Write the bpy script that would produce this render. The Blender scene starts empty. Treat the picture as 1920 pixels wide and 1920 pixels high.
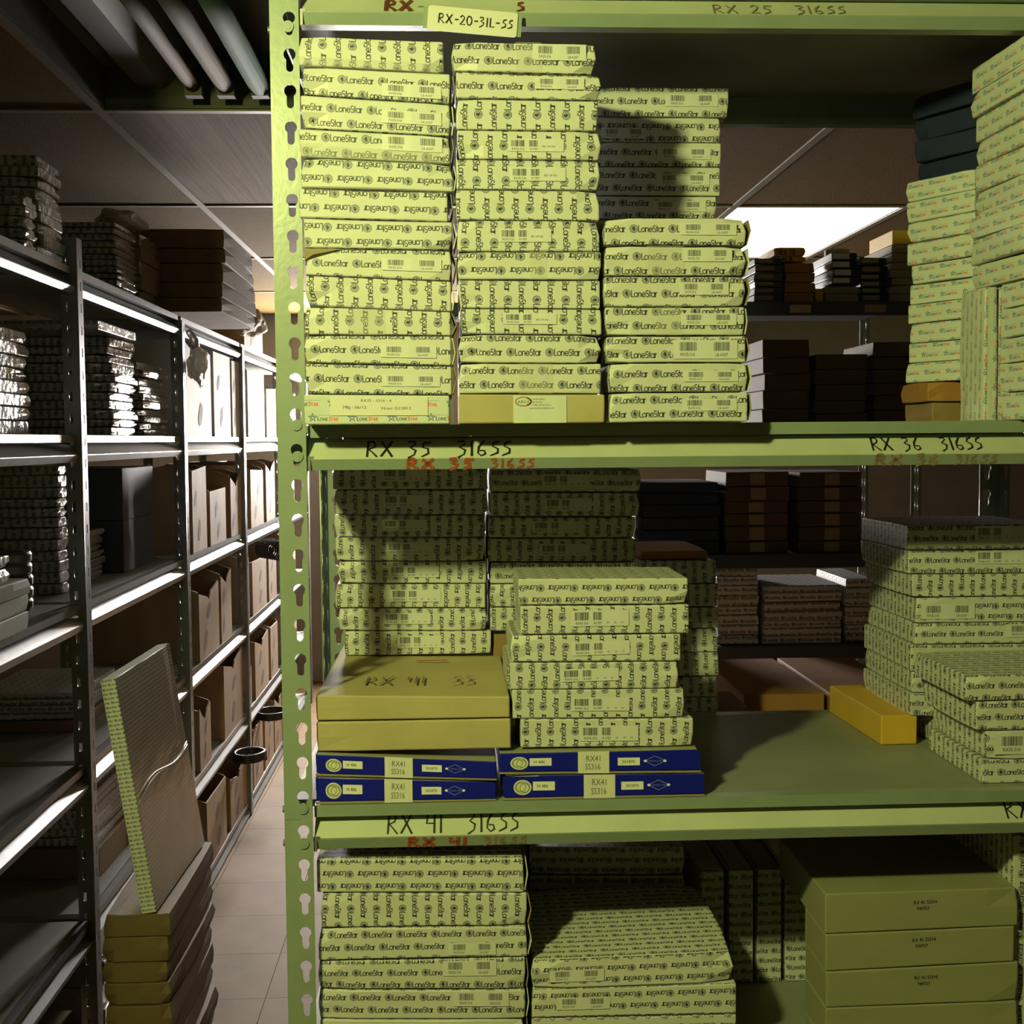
import bpy, bmesh, math, random, re
import numpy as np
from mathutils import Vector, Matrix, noise
R = random.Random(7)
S = bpy.context.scene
COL = S.collection
# ------------------------------------------------------------------ camera, world, exposure
F = 2320.0            # focal length in pixels of the 1920 frame
EY = 1.55             # eye height; the aisle runs along +Y
Yc = Vector((-.0474, .0582, -1)).normalized()
Zc = Vector((-.008, 1, .0586)).normalized()
Xc = Yc.cross(Zc).normalized(); Zc = Xc.cross(Yc).normalized()
RT = Vector((Xc.x, Yc.x, Zc.x)); UP = Vector((Xc.y, Yc.y, Zc.y)); BK = Vector((Xc.z, Yc.z, Zc.z))
EYE = Vector((0, 0, EY))
cd = bpy.data.cameras.new('camera'); cam = bpy.data.objects.new('camera', cd); COL.objects.link(cam)
cd.sensor_fit = 'HORIZONTAL'; cd.sensor_width = 36; cd.lens = F / 1920 * 36; cd.clip_start = .05
cam.matrix_world = Matrix(((RT.x, UP.x, BK.x, 0), (RT.y, UP.y, BK.y, 0), (RT.z, UP.z, BK.z, EY), (0, 0, 0, 1)))
S.camera = cam
w = bpy.data.worlds.new('world'); S.world = w; w.use_nodes = True
w.node_tree.nodes['Background'].inputs[0].default_value = (.75, .85, 1, 1)
w.node_tree.nodes['Background'].inputs[1].default_value = .05
S.view_settings.view_transform = 'Standard'; S.view_settings.look = 'None'
S.view_settings.exposure = 0; S.view_settings.gamma = 1; S.view_settings.use_curve_mapping = False
NEAR_LAMP = (1020, (.93, 1, .31))    # strength, colour of the bare compact bulb in front of the rack
FAR_LAMP = (5, (1, .92, .66))       # lit fixture beyond the racks
WINDOW = (300, (1, .94, .88))         # daylight in the window at the aisle's end


def at(px, py, Y):
    """The point on the plane y = Y that the photograph shows at pixel px, py."""
    d = RT * ((px - 960) / F) - UP * ((py - 960) / F) - BK
    return EYE + d * (Y / d.y)


def y_of(px, X):
    """Depth at which a vertical plane x = X is seen at column px (near eye level)."""
    return X / at(px, 825, 1).x


# ------------------------------------------------------------------ names, labels
def tag(o, label=None, cat=None, group=None, kind=None):
    if label:
        for a, b in ((' in the stack', ', stack'), (' in the ', ', '), (' and barcode sticker', ' with barcode'), (' printed carton', ' carton'), (' the ', ' '), (' a ', ' ')):
            if len(re.findall(r"[A-Za-z0-9'-]+", label)) > 16: label = label.replace(a, b)
    for k, v in (('label', label), ('category', cat), ('group', group), ('kind', kind)):
        if v: o[k] = v
    return o


def link(name, me, mat=None, parent=None):
    o = bpy.data.objects.new(name, me); COL.objects.link(o)
    if mat and me: 
        if not me.materials: me.materials.append(mat)
    if parent:
        o.parent = parent; o.matrix_parent_inverse = Matrix.Identity(4)
        o.location = -parent.location if me else (0, 0, 0)
    return o


def empty(name, loc=(0, 0, 0)):
    o = bpy.data.objects.new(name, None); COL.objects.link(o); o.location = loc; o.empty_display_size = .05
    return o


def mesh(vs, fs, uv=None, name='m', smooth=False):
    me = bpy.data.meshes.new(name); me.from_pydata([tuple(v) for v in vs], [], fs)
    if uv:
        l = me.uv_layers.new(name='uv')
        l.data.foreach_set('uv', np.array(uv, dtype=np.float32).ravel())
    if smooth: me.polygons.foreach_set('use_smooth', [True] * len(me.polygons))
    me.update(); return me


class MB:
    """Collects simple shapes into one mesh."""
    def __init__(s): s.v = []; s.f = []
    def box(s, a, b):
        n = len(s.v); x0, y0, z0 = a; x1, y1, z1 = b
        s.v += [(x0,y0,z0),(x1,y0,z0),(x1,y1,z0),(x0,y1,z0),(x0,y0,z1),(x1,y0,z1),(x1,y1,z1),(x0,y1,z1)]
        s.f += [tuple(n+i for i in q) for q in ((3,2,1,0),(4,5,6,7),(0,1,5,4),(1,2,6,5),(2,3,7,6),(3,0,4,7))]
        return s
    def prism(s, prof, a, b, axis):
        """profile of 2-D points extruded from a to b along axis 'x' (profile y,z) or 'y' (profile x,z)."""
        n = len(s.v); k = len(prof)
        for t in (a, b):
            for p, q in prof: s.v.append((t, p, q) if axis == 'x' else (p, t, q))
        for i in range(k):
            j = (i + 1) % k; s.f.append((n+i, n+j, n+k+j, n+k+i))
        s.f.append(tuple(n+i for i in range(k-1, -1, -1))); s.f.append(tuple(n+k+i for i in range(k)))
        return s
    def cyl(s, c, r, h, axis='z', n=14, r2=None):
        b = len(s.v); r2 = r if r2 is None else r2
        for t, rr in ((0, r), (h, r2)):
            for i in range(n):
                a = 2*math.pi*i/n; p, q = rr*math.cos(a), rr*math.sin(a)
                s.v.append({'z': (c[0]+p, c[1]+q, c[2]+t), 'y': (c[0]+p, c[1]+t, c[2]+q), 'x': (c[0]+t, c[1]+p, c[2]+q)}[axis])
        for i in range(n):
            j = (i+1) % n; s.f.append((b+i, b+j, b+n+j, b+n+i))
        s.f.append(tuple(b+i for i in range(n-1, -1, -1))); s.f.append(tuple(b+n+i for i in range(n)))
        return s
    def tube(s, pts, r, n=6):
        b = len(s.v); pts = [Vector(p) for p in pts]
        for i, p in enumerate(pts):
            d = (pts[min(i+1, len(pts)-1)] - pts[max(i-1, 0)]).normalized()
            u = d.cross(Vector((0, 0, 1)) if abs(d.z) < .9 else Vector((1, 0, 0))).normalized(); v = d.cross(u)
            for k in range(n):
                a = 2*math.pi*k/n; s.v.append(tuple(p + u*(r*math.cos(a)) + v*(r*math.sin(a))))
        for i in range(len(pts)-1):
            for k in range(n):
                j = (k+1) % n; s.f.append((b+i*n+k, b+i*n+j, b+(i+1)*n+j, b+(i+1)*n+k))
        s.f.append(tuple(b+k for k in range(n))); s.f.append(tuple(b+(len(pts)-1)*n+k for k in range(n)))
        return s
    def me(s, smooth=False):
        m = mesh(s.v, s.f, smooth=smooth)
        b = bmesh.new(); b.from_mesh(m); bmesh.ops.recalc_face_normals(b, faces=b.faces); b.to_mesh(m); b.free()
        return m


# ------------------------------------------------------------------ lettering drawn into small generated images
def arc(cx, cy, rx, ry, a0, a1, n=14):
    return [(cx + rx*math.cos(math.radians(a0 + (a1-a0)*i/n)), cy + ry*math.sin(math.radians(a0 + (a1-a0)*i/n))) for i in range(n+1)]

# geometric sans used on the cartons (cap height 1)
GEO = {
 'L': ([[(0, 1), (0, 0), (.42, 0)]], .50), 'o': ([arc(.33, .33, .32, .33, 0, 360, 22)], .76),
 'n': ([[(0, .66), (0, 0)], [(0, .38)] + arc(.24, .42, .24, .24, 180, 0, 10) + [(.48, 0)]], .64),
 'e': ([arc(.32, .33, .31, .33, 0, 320, 20), [(.02, .34), (.63, .34)]], .72),
 'S': ([arc(.27, .76, .22, .24, 40, 250, 12) + arc(.27, .26, .25, .26, 80, -140, 12)], .62),
 't': ([[(.13, .98), (.13, 0)], [(-.03, .66), (.30, .66)]], .36),
 'a': ([arc(.32, .33, .31, .33, 0, 360, 22), [(.64, .68), (.64, 0)]], .78),
 'r': ([[(0, .66), (0, 0)], [(0, .4), (.08, .58), (.26, .66)]], .30)}
# marker handwriting (cap height 1)
HND = {
 'R': ([[(.06, 0), (.1, 1)], [(.06, .97), (.3, 1.0), (.42, .84), (.36, .62), (.12, .5), (.3, .28), (.5, .0)]], .66),
 'X': ([[(.02, 1), (.5, 0)], [(.5, 1.02), (.0, .02)]], .66),
 '3': ([[(.02, .95), (.3, .98), (.34, .8), (.12, .58), (.36, .4), (.3, .12), (.02, -.08)]], .56),
 '5': ([[(.5, .92), (.16, .9), (.1, .6), (.34, .5), (.36, .2), (.05, -.02)]], .62),
 '1': ([[(.1, 1), (.08, .0)]], .30),
 '6': ([[(.34, 1.0), (.1, .6), (.05, .2), (.2, .02), (.38, .14), (.34, .36), (.14, .36)]], .56),
 'S': ([[(.44, .95), (.22, .86), (.14, .64), (.38, .46), (.36, .2), (.02, .02)]], .52),
 '4': ([[(.06, 1), (.02, .5), (.4, .5)], [(.38, 1.02), (.36, 0)]], .58),
 '2': ([[(.02, .78), (.2, 1), (.38, .82), (.3, .5), (.02, .04), (.44, .06)]], .56),
 '0': ([arc(.22, .5, .2, .48, 80, 440, 14)], .56), 'L': ([[(.06, 1), (.04, .04), (.38, .06)]], .46),
 '-': ([[(.06, .5), (.36, .52)]], .48), ' ': ([], .5), 'A': ([[(0, 0), (.25, 1), (.5, 0)], [(.1, .35), (.42, .35)]], .6),
 'M': ([[(0, 0), (.08, 1), (.28, .4), (.5, 1), (.56, 0)]], .7), 'H': ([[(.04, 1), (.02, 0)], [(.4, 1), (.4, 0)], [(.03, .5), (.4, .52)]], .56)}


def lay(text, font, h, sx=1.0):
    out, x = [], 0
    for c in text:
        g, a = font[c]
        out += [[(x + p*h*sx, q*h) for p, q in line] for line in g]; x += a*h*sx
    return out, x


class Canvas:
    def __init__(s, w, h, bg): s.w, s.h = w, h; s.a = np.ones((h, w, 3), np.float32) * np.array(bg, np.float32)
    def _mix(s, x0, y0, m, col):
        """mask m placed at x0, y0 (wraps round, so tiles repeat)"""
        H, W = m.shape; ys = (np.arange(H) + y0) % s.h; xs = (np.arange(W) + x0) % s.w
        g = np.ix_(ys, xs); s.a[g] = s.a[g]*(1-m[..., None]) + np.array(col, np.float32)*m[..., None]
    def strokes(s, lines, wd, col, ox=0, oy=0):
        for ln in lines:
            p = np.array(ln, np.float32) + (ox, oy); r = wd/2 + 1
            x0, y0 = np.floor(p.min(0) - r).astype(int); x1, y1 = np.ceil(p.max(0) + r).astype(int)
            X, Y = np.meshgrid(np.arange(x0, x1+1) + .5, np.arange(y0, y1+1) + .5); d = np.full(X.shape, 1e9, np.float32)
            for a, b in zip(p[:-1], p[1:]):
                v = b - a; L = max(float(v @ v), 1e-9)
                t = np.clip(((X-a[0])*v[0] + (Y-a[1])*v[1])/L, 0, 1)
                d = np.minimum(d, np.hypot(X-a[0]-t*v[0], Y-a[1]-t*v[1]))
            s._mix(x0, y0, np.clip(wd/2 + .5 - d, 0, 1), col)
    def ellipse(s, cx, cy, rx, ry, col):
        x0, y0, x1, y1 = int(cx-rx-2), int(cy-ry-2), int(cx+rx+2), int(cy+ry+2)
        X, Y = np.meshgrid(np.arange(x0, x1) + .5, np.arange(y0, y1) + .5)
        d = (1 - np.hypot((X-cx)/rx, (Y-cy)/ry))*min(rx, ry); s._mix(x0, y0, np.clip(d + .5, 0, 1), col)
    def rect(s, x0, y0, x1, y1, col): s.a[int(max(y0, 0)):int(y1), int(max(x0, 0)):int(x1)] = col
    def poly(s, pts, col):
        p = np.array(pts, np.float32); x0, y0 = np.floor(p.min(0)).astype(int); x1, y1 = np.ceil(p.max(0)).astype(int)
        m = np.zeros((y1-y0, x1-x0), np.float32)
        for dx in (.25, .75):
            for dy in (.25, .75):
                X, Y = np.meshgrid(np.arange(x0, x1) + dx, np.arange(y0, y1) + dy); c = np.zeros(X.shape, bool)
                for (ax, ay), (bx, by) in zip(p, np.roll(p, -1, 0)):
                    if ay == by: continue
                    c ^= ((ay > Y) != (by > Y)) & (X < (bx-ax)*(Y-ay)/(by-ay) + ax)
                m += c*.25
        s._mix(x0, y0, m, col)
    def text(s, txt, x, y, h, col, sx=1.0, bold=False):
        """built-in sans, cap height h pixels; returns the end x"""
        vs, tr, wd = glyphs(txt)
        k = h/.73
        for t in tr:
            s.poly([(x + vs[i][0]*k*sx, y + vs[i][1]*k) for i in t], col)
            if bold: s.poly([(x + vs[i][0]*k*sx + h*.06, y + vs[i][1]*k) for i in t], col)
        return x + wd*k*sx
    def image(s, name):
        im = bpy.data.images.new(name, s.w, s.h); b = np.ones((s.h, s.w, 4), np.float32); b[..., :3] = np.clip(s.a, 0, 1)
        im.pixels.foreach_set(b.ravel()); im.update(); im.pack(); return im

_G = {}
def glyphs(txt):
    if txt not in _G:
        c = bpy.data.curves.new('t', 'FONT'); c.body = txt; c.resolution_u = 2
        o = bpy.data.objects.new('t', c); COL.objects.link(o); bpy.context.view_layer.update()
        me = o.evaluated_get(bpy.context.evaluated_depsgraph_get()).to_mesh(); me.calc_loop_triangles()
        vs = [tuple(v.co[:2]) for v in me.vertices]; tr = [tuple(t.vertices) for t in me.loop_triangles]
        _G[txt] = (vs, tr, max([v[0] for v in vs] or [0]) + .05)
        bpy.data.objects.remove(o); bpy.data.curves.remove(c)
    return _G[txt]

INK = (.15, .16, .21)
def logo(c, x, y, r):
    c.ellipse(x, y, r, r, (.34, .36, .40)); c.ellipse(x, y, r*.84, r*.84, (.64, .65, .66))
    c.ellipse(x + r*.05, y - r*.1, r*.62, r*.62, (.56, .57, .59))
    k = r*.80
    c.poly([(x - k*.15, y + k*.75), (x + k*.32, y + k*.62), (x + k*.22, y + k*.1), (x + k*.62, y - k*.5), (x + k*.2, y - k*.3), (x - k*.05, y - k*.85), (x - k*.12, y - k*.05), (x - k*.7, y - k*.1), (x - k*.3, y + k*.25)], (.10, .11, .16))

TW, TH = .0530, .0392
def tile_print():
    c = Canvas(272, 200, (.80, .80, .78)); k = 272/TW; h = .0086*k
    for row in (0, 1):
        x0 = 6 + row*136; y0 = 30 + row*100
        logo(c, x0 + 20, y0 + h*.5, 30*.98)
        ls, _ = lay('LoneStar', GEO, h, .87); c.strokes(ls, 6.0, INK, x0 + 54, y0)
    return c.image('print_tile')


def star(c, x, y, r, col):
    pts = [(x + r*math.sin(i*4*math.pi/5), y + r*math.cos(i*4*math.pi/5)) for i in range(6)]
    c.strokes([pts], 3.2, col)

def tile_colour():
    c = Canvas(272, 200, (.78, .80, .78)); blue, red = (.10, .25, .45), (.85, .22, .12)
    for row in (0, 1):
        x0 = 4 + row*136; y0 = 24 + row*100
        star(c, x0 + 30, y0 + 26, 30, blue)
        c.strokes([[(x0, y0 + 42), (x0 + 226, y0 + 42)]], 2.4, (.45, .55, .6))
        x = x0 + 60
        for ch, hh, col in (('L', 31, blue), ('ONE', 24, blue), ('S', 31, red), ('TAR', 24, red)):
            x = c.text(ch, x, y0 + 4, hh, col, .86, True) - 2
            if ch == 'ONE': x += 5
    return c.image('colour_tile')


def bars(c, x0, y0, w, h, seed):
    r = random.Random(seed); x = x0
    while x < x0 + w:
        b = r.choice((2, 2, 3, 5)); c.rect(x, y0, min(x + b, x0 + w), y0 + h, (.16, .17, .20)); x += b + r.choice((2, 3, 4))

def stickers():
    out = {}
    c = Canvas(384, 96, (.84, .84, .84)); bars(c, 40, 40, 100, 44, 3); bars(c, 244, 40, 92, 44, 4)
    c.text('RX35-316', 44, 14, 17, INK, .9); c.text('LB-A207', 252, 12, 17, INK, .9); out['a'] = c.image('sticker_two_codes')
    c = Canvas(384, 96, (.84, .84, .84)); bars(c, 24, 36, 92, 48, 5); bars(c, 146, 36, 58, 48, 6)
    c.text('RX35-316', 28, 10, 17, INK, .9); c.text('R1707', 150, 10, 17, INK, .9); c.text('001 OF 026', 236, 32, 15, INK, .9); out['b'] = c.image('sticker_numbered')
    c = Canvas(384, 96, (.84, .84, .84)); bars(c, 24, 36, 92, 48, 7); bars(c, 146, 36, 58, 48, 8)
    c.text('RX41-316', 28, 10, 17, INK, .9); c.text('R1707', 150, 10, 17, INK, .9)
    for x in (236, 286, 332): c.text('01', x, 14, 14, INK, .9)
    out['c'] = c.image('sticker_numbered_two')
    c = Canvas(512, 128, (.84, .84, .82)); c.text('RX35 - S316 - 4', 160, 92, 18, INK, 1.0); c.text('Mfg : 06/12', 66, 46, 20, INK, 1.0); c.text('H.no: G13812', 268, 40, 20, INK, 1.0); out['d'] = c.image('sticker_made')
    c = Canvas(256, 144, (.80, .82, .79)); c.strokes([arc(50, 112, 38, 23, 0, 360, 40)], 4, (.50, .16, .12)); c.strokes([arc(50, 112, 36, 21, -60, 60, 16)], 7, (.35, .10, .10))
    c.text('ARCO', 20, 104, 14, INK, 1.25)
    for i, t in enumerate(('ASTM SPECL', 'B2 PIECES', 'TUBE ASTM TOL 4')): c.text(t, 92, 120 - 15*i, 8, INK, 1)
    c.text('www.americanbest.com', 76, 74, 9, INK, 1); out['e'] = c.image('sticker_address')
    c = Canvas(192, 128, (.84, .84, .80)); c.text('RX41', 48, 70, 36, (.30, .31, .30), .86); c.text('SS316', 44, 22, 36, (.30, .31, .30), .80); out['f'] = c.image('sticker_size')
    return out


def blue_front():
    c = Canvas(1024, 112, (.06, .10, .62))
    c.ellipse(98, 52, 46, 42, (.85, .86, .78)); c.strokes([arc(90, 54, 24, 24, 0, 360, 30), arc(108, 50, 24, 24, 0, 360, 30), arc(98, 52, 36, 32, 0, 360, 30)], 4, (.50, .52, .38))
    c.rect(150, 34, 262, 84, (.90, .90, .86)); c.text('H 486', 170, 50, 19, INK, .9)
    c.rect(600, 30, 714, 78, (.90, .90, .86)); c.text('301870', 622, 45, 18, INK, .9)
    c.strokes([[(738, 56), (790, 86), (846, 56), (790, 26), (738, 56)]], 3, (.55, .58, .75)); c.ellipse(742, 56, 9, 8, (.9, .9, .9)); c.ellipse(842, 56, 9, 8, (.9, .9, .9))
    c.text('LAMONS CAN', 756, 51, 9, (.75, .77, .85), .9)
    return c.image('blue_front')


# ------------------------------------------------------------------ materials
def nt(name):
    m = bpy.data.materials.new(name); m.use_nodes = True
    return m, m.node_tree, m.node_tree.nodes['Principled BSDF']

def mat(name, col, rough=.6, metal=0, var=.12, scale=8, bump=0, bscale=60, coat=0, image=None, spec=.5, stretch=None, trans=0):
    m, t, p = nt(name); N, L = t.nodes, t.links
    tc = N.new('ShaderNodeTexCoord'); src = tc.outputs['Object']
    if stretch:
        mp = N.new('ShaderNodeMapping'); mp.inputs['Scale'].default_value = stretch; L.new(src, mp.inputs[0]); src = mp.outputs[0]
    nz = N.new('ShaderNodeTexNoise'); nz.inputs['Scale'].default_value = scale; nz.inputs['Detail'].default_value = 5; L.new(src, nz.inputs['Vector'])
    mr = N.new('ShaderNodeMapRange'); mr.inputs[1].default_value = .25; mr.inputs[2].default_value = .75; mr.inputs[3].default_value = 1 - var; mr.inputs[4].default_value = 1 + var*.4; L.new(nz.outputs[0], mr.inputs[0])
    mx = N.new('ShaderNodeMix'); mx.data_type = 'RGBA'; mx.blend_type = 'MULTIPLY'; mx.inputs[0].default_value = 1
    if image:
        im = N.new('ShaderNodeTexImage'); im.image = image; im.interpolation = 'Cubic'; uv = N.new('ShaderNodeUVMap'); uv.uv_map = 'uv'; L.new(uv.outputs[0], im.inputs[0])
        tn = N.new('ShaderNodeMix'); tn.data_type = 'RGBA'; tn.blend_type = 'MULTIPLY'; tn.inputs[0].default_value = 1; tn.inputs[7].default_value = (*(col or (1, 1, 1)), 1); L.new(im.outputs[0], tn.inputs[6]); L.new(tn.outputs[2], mx.inputs[6])
    else: mx.inputs[6].default_value = (*col, 1)
    L.new(mr.outputs[0], mx.inputs[7]); L.new(mx.outputs[2], p.inputs['Base Color'])
    p.inputs['Roughness'].default_value = rough; p.inputs['Metallic'].default_value = metal; p.inputs['Coat Weight'].default_value = coat; p.inputs['Coat Roughness'].default_value = .12
    p.inputs['Specular IOR Level'].default_value = spec; p.inputs['Transmission Weight'].default_value = trans
    if bump:
        nb = N.new('ShaderNodeTexNoise'); nb.inputs['Scale'].default_value = bscale; nb.inputs['Detail'].default_value = 4; L.new(src, nb.inputs['Vector'])
        b = N.new('ShaderNodeBump'); b.inputs['Strength'].default_value = bump; b.inputs['Distance'].default_value = .01; L.new(nb.outputs[0], b.inputs['Height']); L.new(b.outputs[0], p.inputs['Normal'])
        if coat: L.new(b.outputs[0], p.inputs['Coat Normal'])
    return m

def glow(name, strength, col):
    m, t, p = nt(name); p.inputs['Base Color'].default_value = (.9, .9, .9, 1); p.inputs['Emission Color'].default_value = (*col, 1); p.inputs['Emission Strength'].default_value = strength
    return m

I_PRINT, I_COL = tile_print(), tile_colour()
M = {
 'print': mat('printed_card', None, .5, image=I_PRINT, var=.10, scale=5, bump=.10, bscale=25),
 'colour': mat('colour_printed_card', None, .5, image=I_COL, var=.10, scale=5, bump=.08, bscale=25),
 'wrap': mat('wrapped_printed_card', (.6, .58, .54), .35, image=I_PRINT, var=.2, scale=14, bump=.55, bscale=38, coat=1),
 'kraft': mat('kraft_card', (.27, .17, .075), .75, var=.18, scale=14, bump=.06, bscale=90),
 'ochre': mat('ochre_kraft_card', (.46, .39, .21), .7, var=.15, scale=10, bump=.06, bscale=90),
 'cream': mat('cream_card', (.29, .28, .18), .7, var=.10, scale=10, bump=.05, bscale=60),
 'wkraft': mat('wrapped_kraft', (.25, .18, .12), .4, var=.3, scale=16, bump=.6, bscale=36, coat=1),
 'yellow': mat('yellow_card', (.62, .38, .05), .6, var=.1),
 'orange': mat('orange_kraft', (.36, .17, .05), .7, var=.15),
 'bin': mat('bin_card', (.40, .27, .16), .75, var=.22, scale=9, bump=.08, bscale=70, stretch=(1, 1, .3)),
 'blue': mat('blue_card', (.004, .012, .36), .4, var=.1, coat=.4),
 'edge': mat('raw_card_edge', (.30, .24, .15), .8),
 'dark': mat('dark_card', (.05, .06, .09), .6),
 'brown': mat('brown_card', (.15, .10, .045), .75, var=.2, scale=12, bump=.06, bscale=80),  # kraft darkened in colour for piles that get less light
 'binpale': mat('pale_bin_card', (.62, .56, .46), .7, var=.15, scale=9, stretch=(1, 1, .3)),  # bin card lightened in colour for the strong light at eye level
 'panelfilm': mat('film_over_print', (.55, .54, .56), .3, image=I_PRINT, var=.25, scale=4, bump=.18, bscale=9, coat=.7, stretch=(1, 1, 3)),
 'tape': mat('clear_tape', (.75, .74, .66), .12, var=.05, bump=.1, bscale=30),
 'pen': mat('faded_pen', (.22, .18, .085), .7),
 'umber': mat('umber_card', (.10, .07, .035), .8),  # kraft with the far rack's shade put into its colour
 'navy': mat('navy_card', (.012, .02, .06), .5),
 'rack': mat('grey_green_paint', (.25, .31, .26), .33, spec=.7, var=.10, scale=20, bump=.03, bscale=120),
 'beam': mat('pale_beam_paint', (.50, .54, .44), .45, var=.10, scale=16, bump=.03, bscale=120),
 'deck': mat('deck_paint', (.27, .285, .24), .55, var=.2, scale=7),
 'steel': mat('grey_steel', (.26, .27, .28), .36, metal=.6, var=.15, scale=24),
 'ring': mat('dark_metal', (.18, .17, .16), .3, metal=.8),
 'rubber': mat('black_rubber', (.015, .015, .017), .35),
 'film': mat('clear_film', (.62, .58, .52), .4, var=.2, bump=.4, bscale=30, coat=.2, trans=.3),
 'paper': mat('brown_paper', (.62, .48, .32), .7, var=.2, bump=.4, bscale=25),
 'label': mat('white_label', (.66, .66, .62), .5, var=.05),
 'ink': mat('black_marker', (.012, .012, .014), .5, var=.02), 'red': mat('red_marker', (.36, .075, .03), .6, var=.3, scale=60),
 'brick': mat('rust_marker', (.16, .045, .03), .6, var=.4, scale=80), 'faint': mat('faded_marker', (.27, .20, .14), .6, var=.3, scale=60),
 'smudge': mat('purple_print', (.17, .12, .13), .8, var=.4, scale=40),
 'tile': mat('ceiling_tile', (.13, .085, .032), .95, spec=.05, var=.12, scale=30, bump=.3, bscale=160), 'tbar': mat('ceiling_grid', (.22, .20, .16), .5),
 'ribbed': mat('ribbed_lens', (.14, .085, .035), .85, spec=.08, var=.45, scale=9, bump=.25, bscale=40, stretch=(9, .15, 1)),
 'floor': mat('vinyl_tile', (.16, .098, .044), .7, spec=.2, var=.25, scale=6), 'wall': mat('wall_paint', (.10, .09, .07), .8), 'brickwall': mat('wall_far', (.25, .22, .19), .8),
 'tube_grey': mat('tube_glass_grey', (.10, .085, .065), .8, spec=.1), 'tube_green': mat('tube_glass_green', (.05, .095, .05), .8, spec=.15), 'tube_brown': mat('tube_brown', (.075, .052, .03), .8, spec=.1),
 'trough': mat('fixture_enamel', (.05, .055, .04), .6),
 'lamp_near': glow('lit_lens_near', *NEAR_LAMP), 'lamp_far': glow('lit_lens_far', *FAR_LAMP), 'sky': glow('daylit_pane', *WINDOW),
 'clear': mat('print_face', (.82, .82, .80), .5),
 'blue_front': mat('blue_front_print', None, .35, image=blue_front(), var=.06, coat=.5),
}
M['tape'].node_tree.nodes['Principled BSDF'].inputs['Alpha'].default_value = .22
STK = {k: mat('label_' + k, None, .35 if k in 'abc' else .5, image=v, var=.04, bump=.05, bscale=30, coat=.35 if k in 'abc' else 0) for k, v in stickers().items()}
NUM = ['first', 'second', 'third', 'fourth', 'fifth', 'sixth', 'seventh', 'eighth', 'ninth', 'tenth', 'eleventh', 'twelfth', 'thirteenth', 'fourteenth', 'fifteenth']


def place(i, n):
    """where box i of n stands in its stack, counted from the top"""
    return 'topmost' if i == 0 else 'bottommost' if i == n - 1 else NUM[i] + ' from top'


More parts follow.
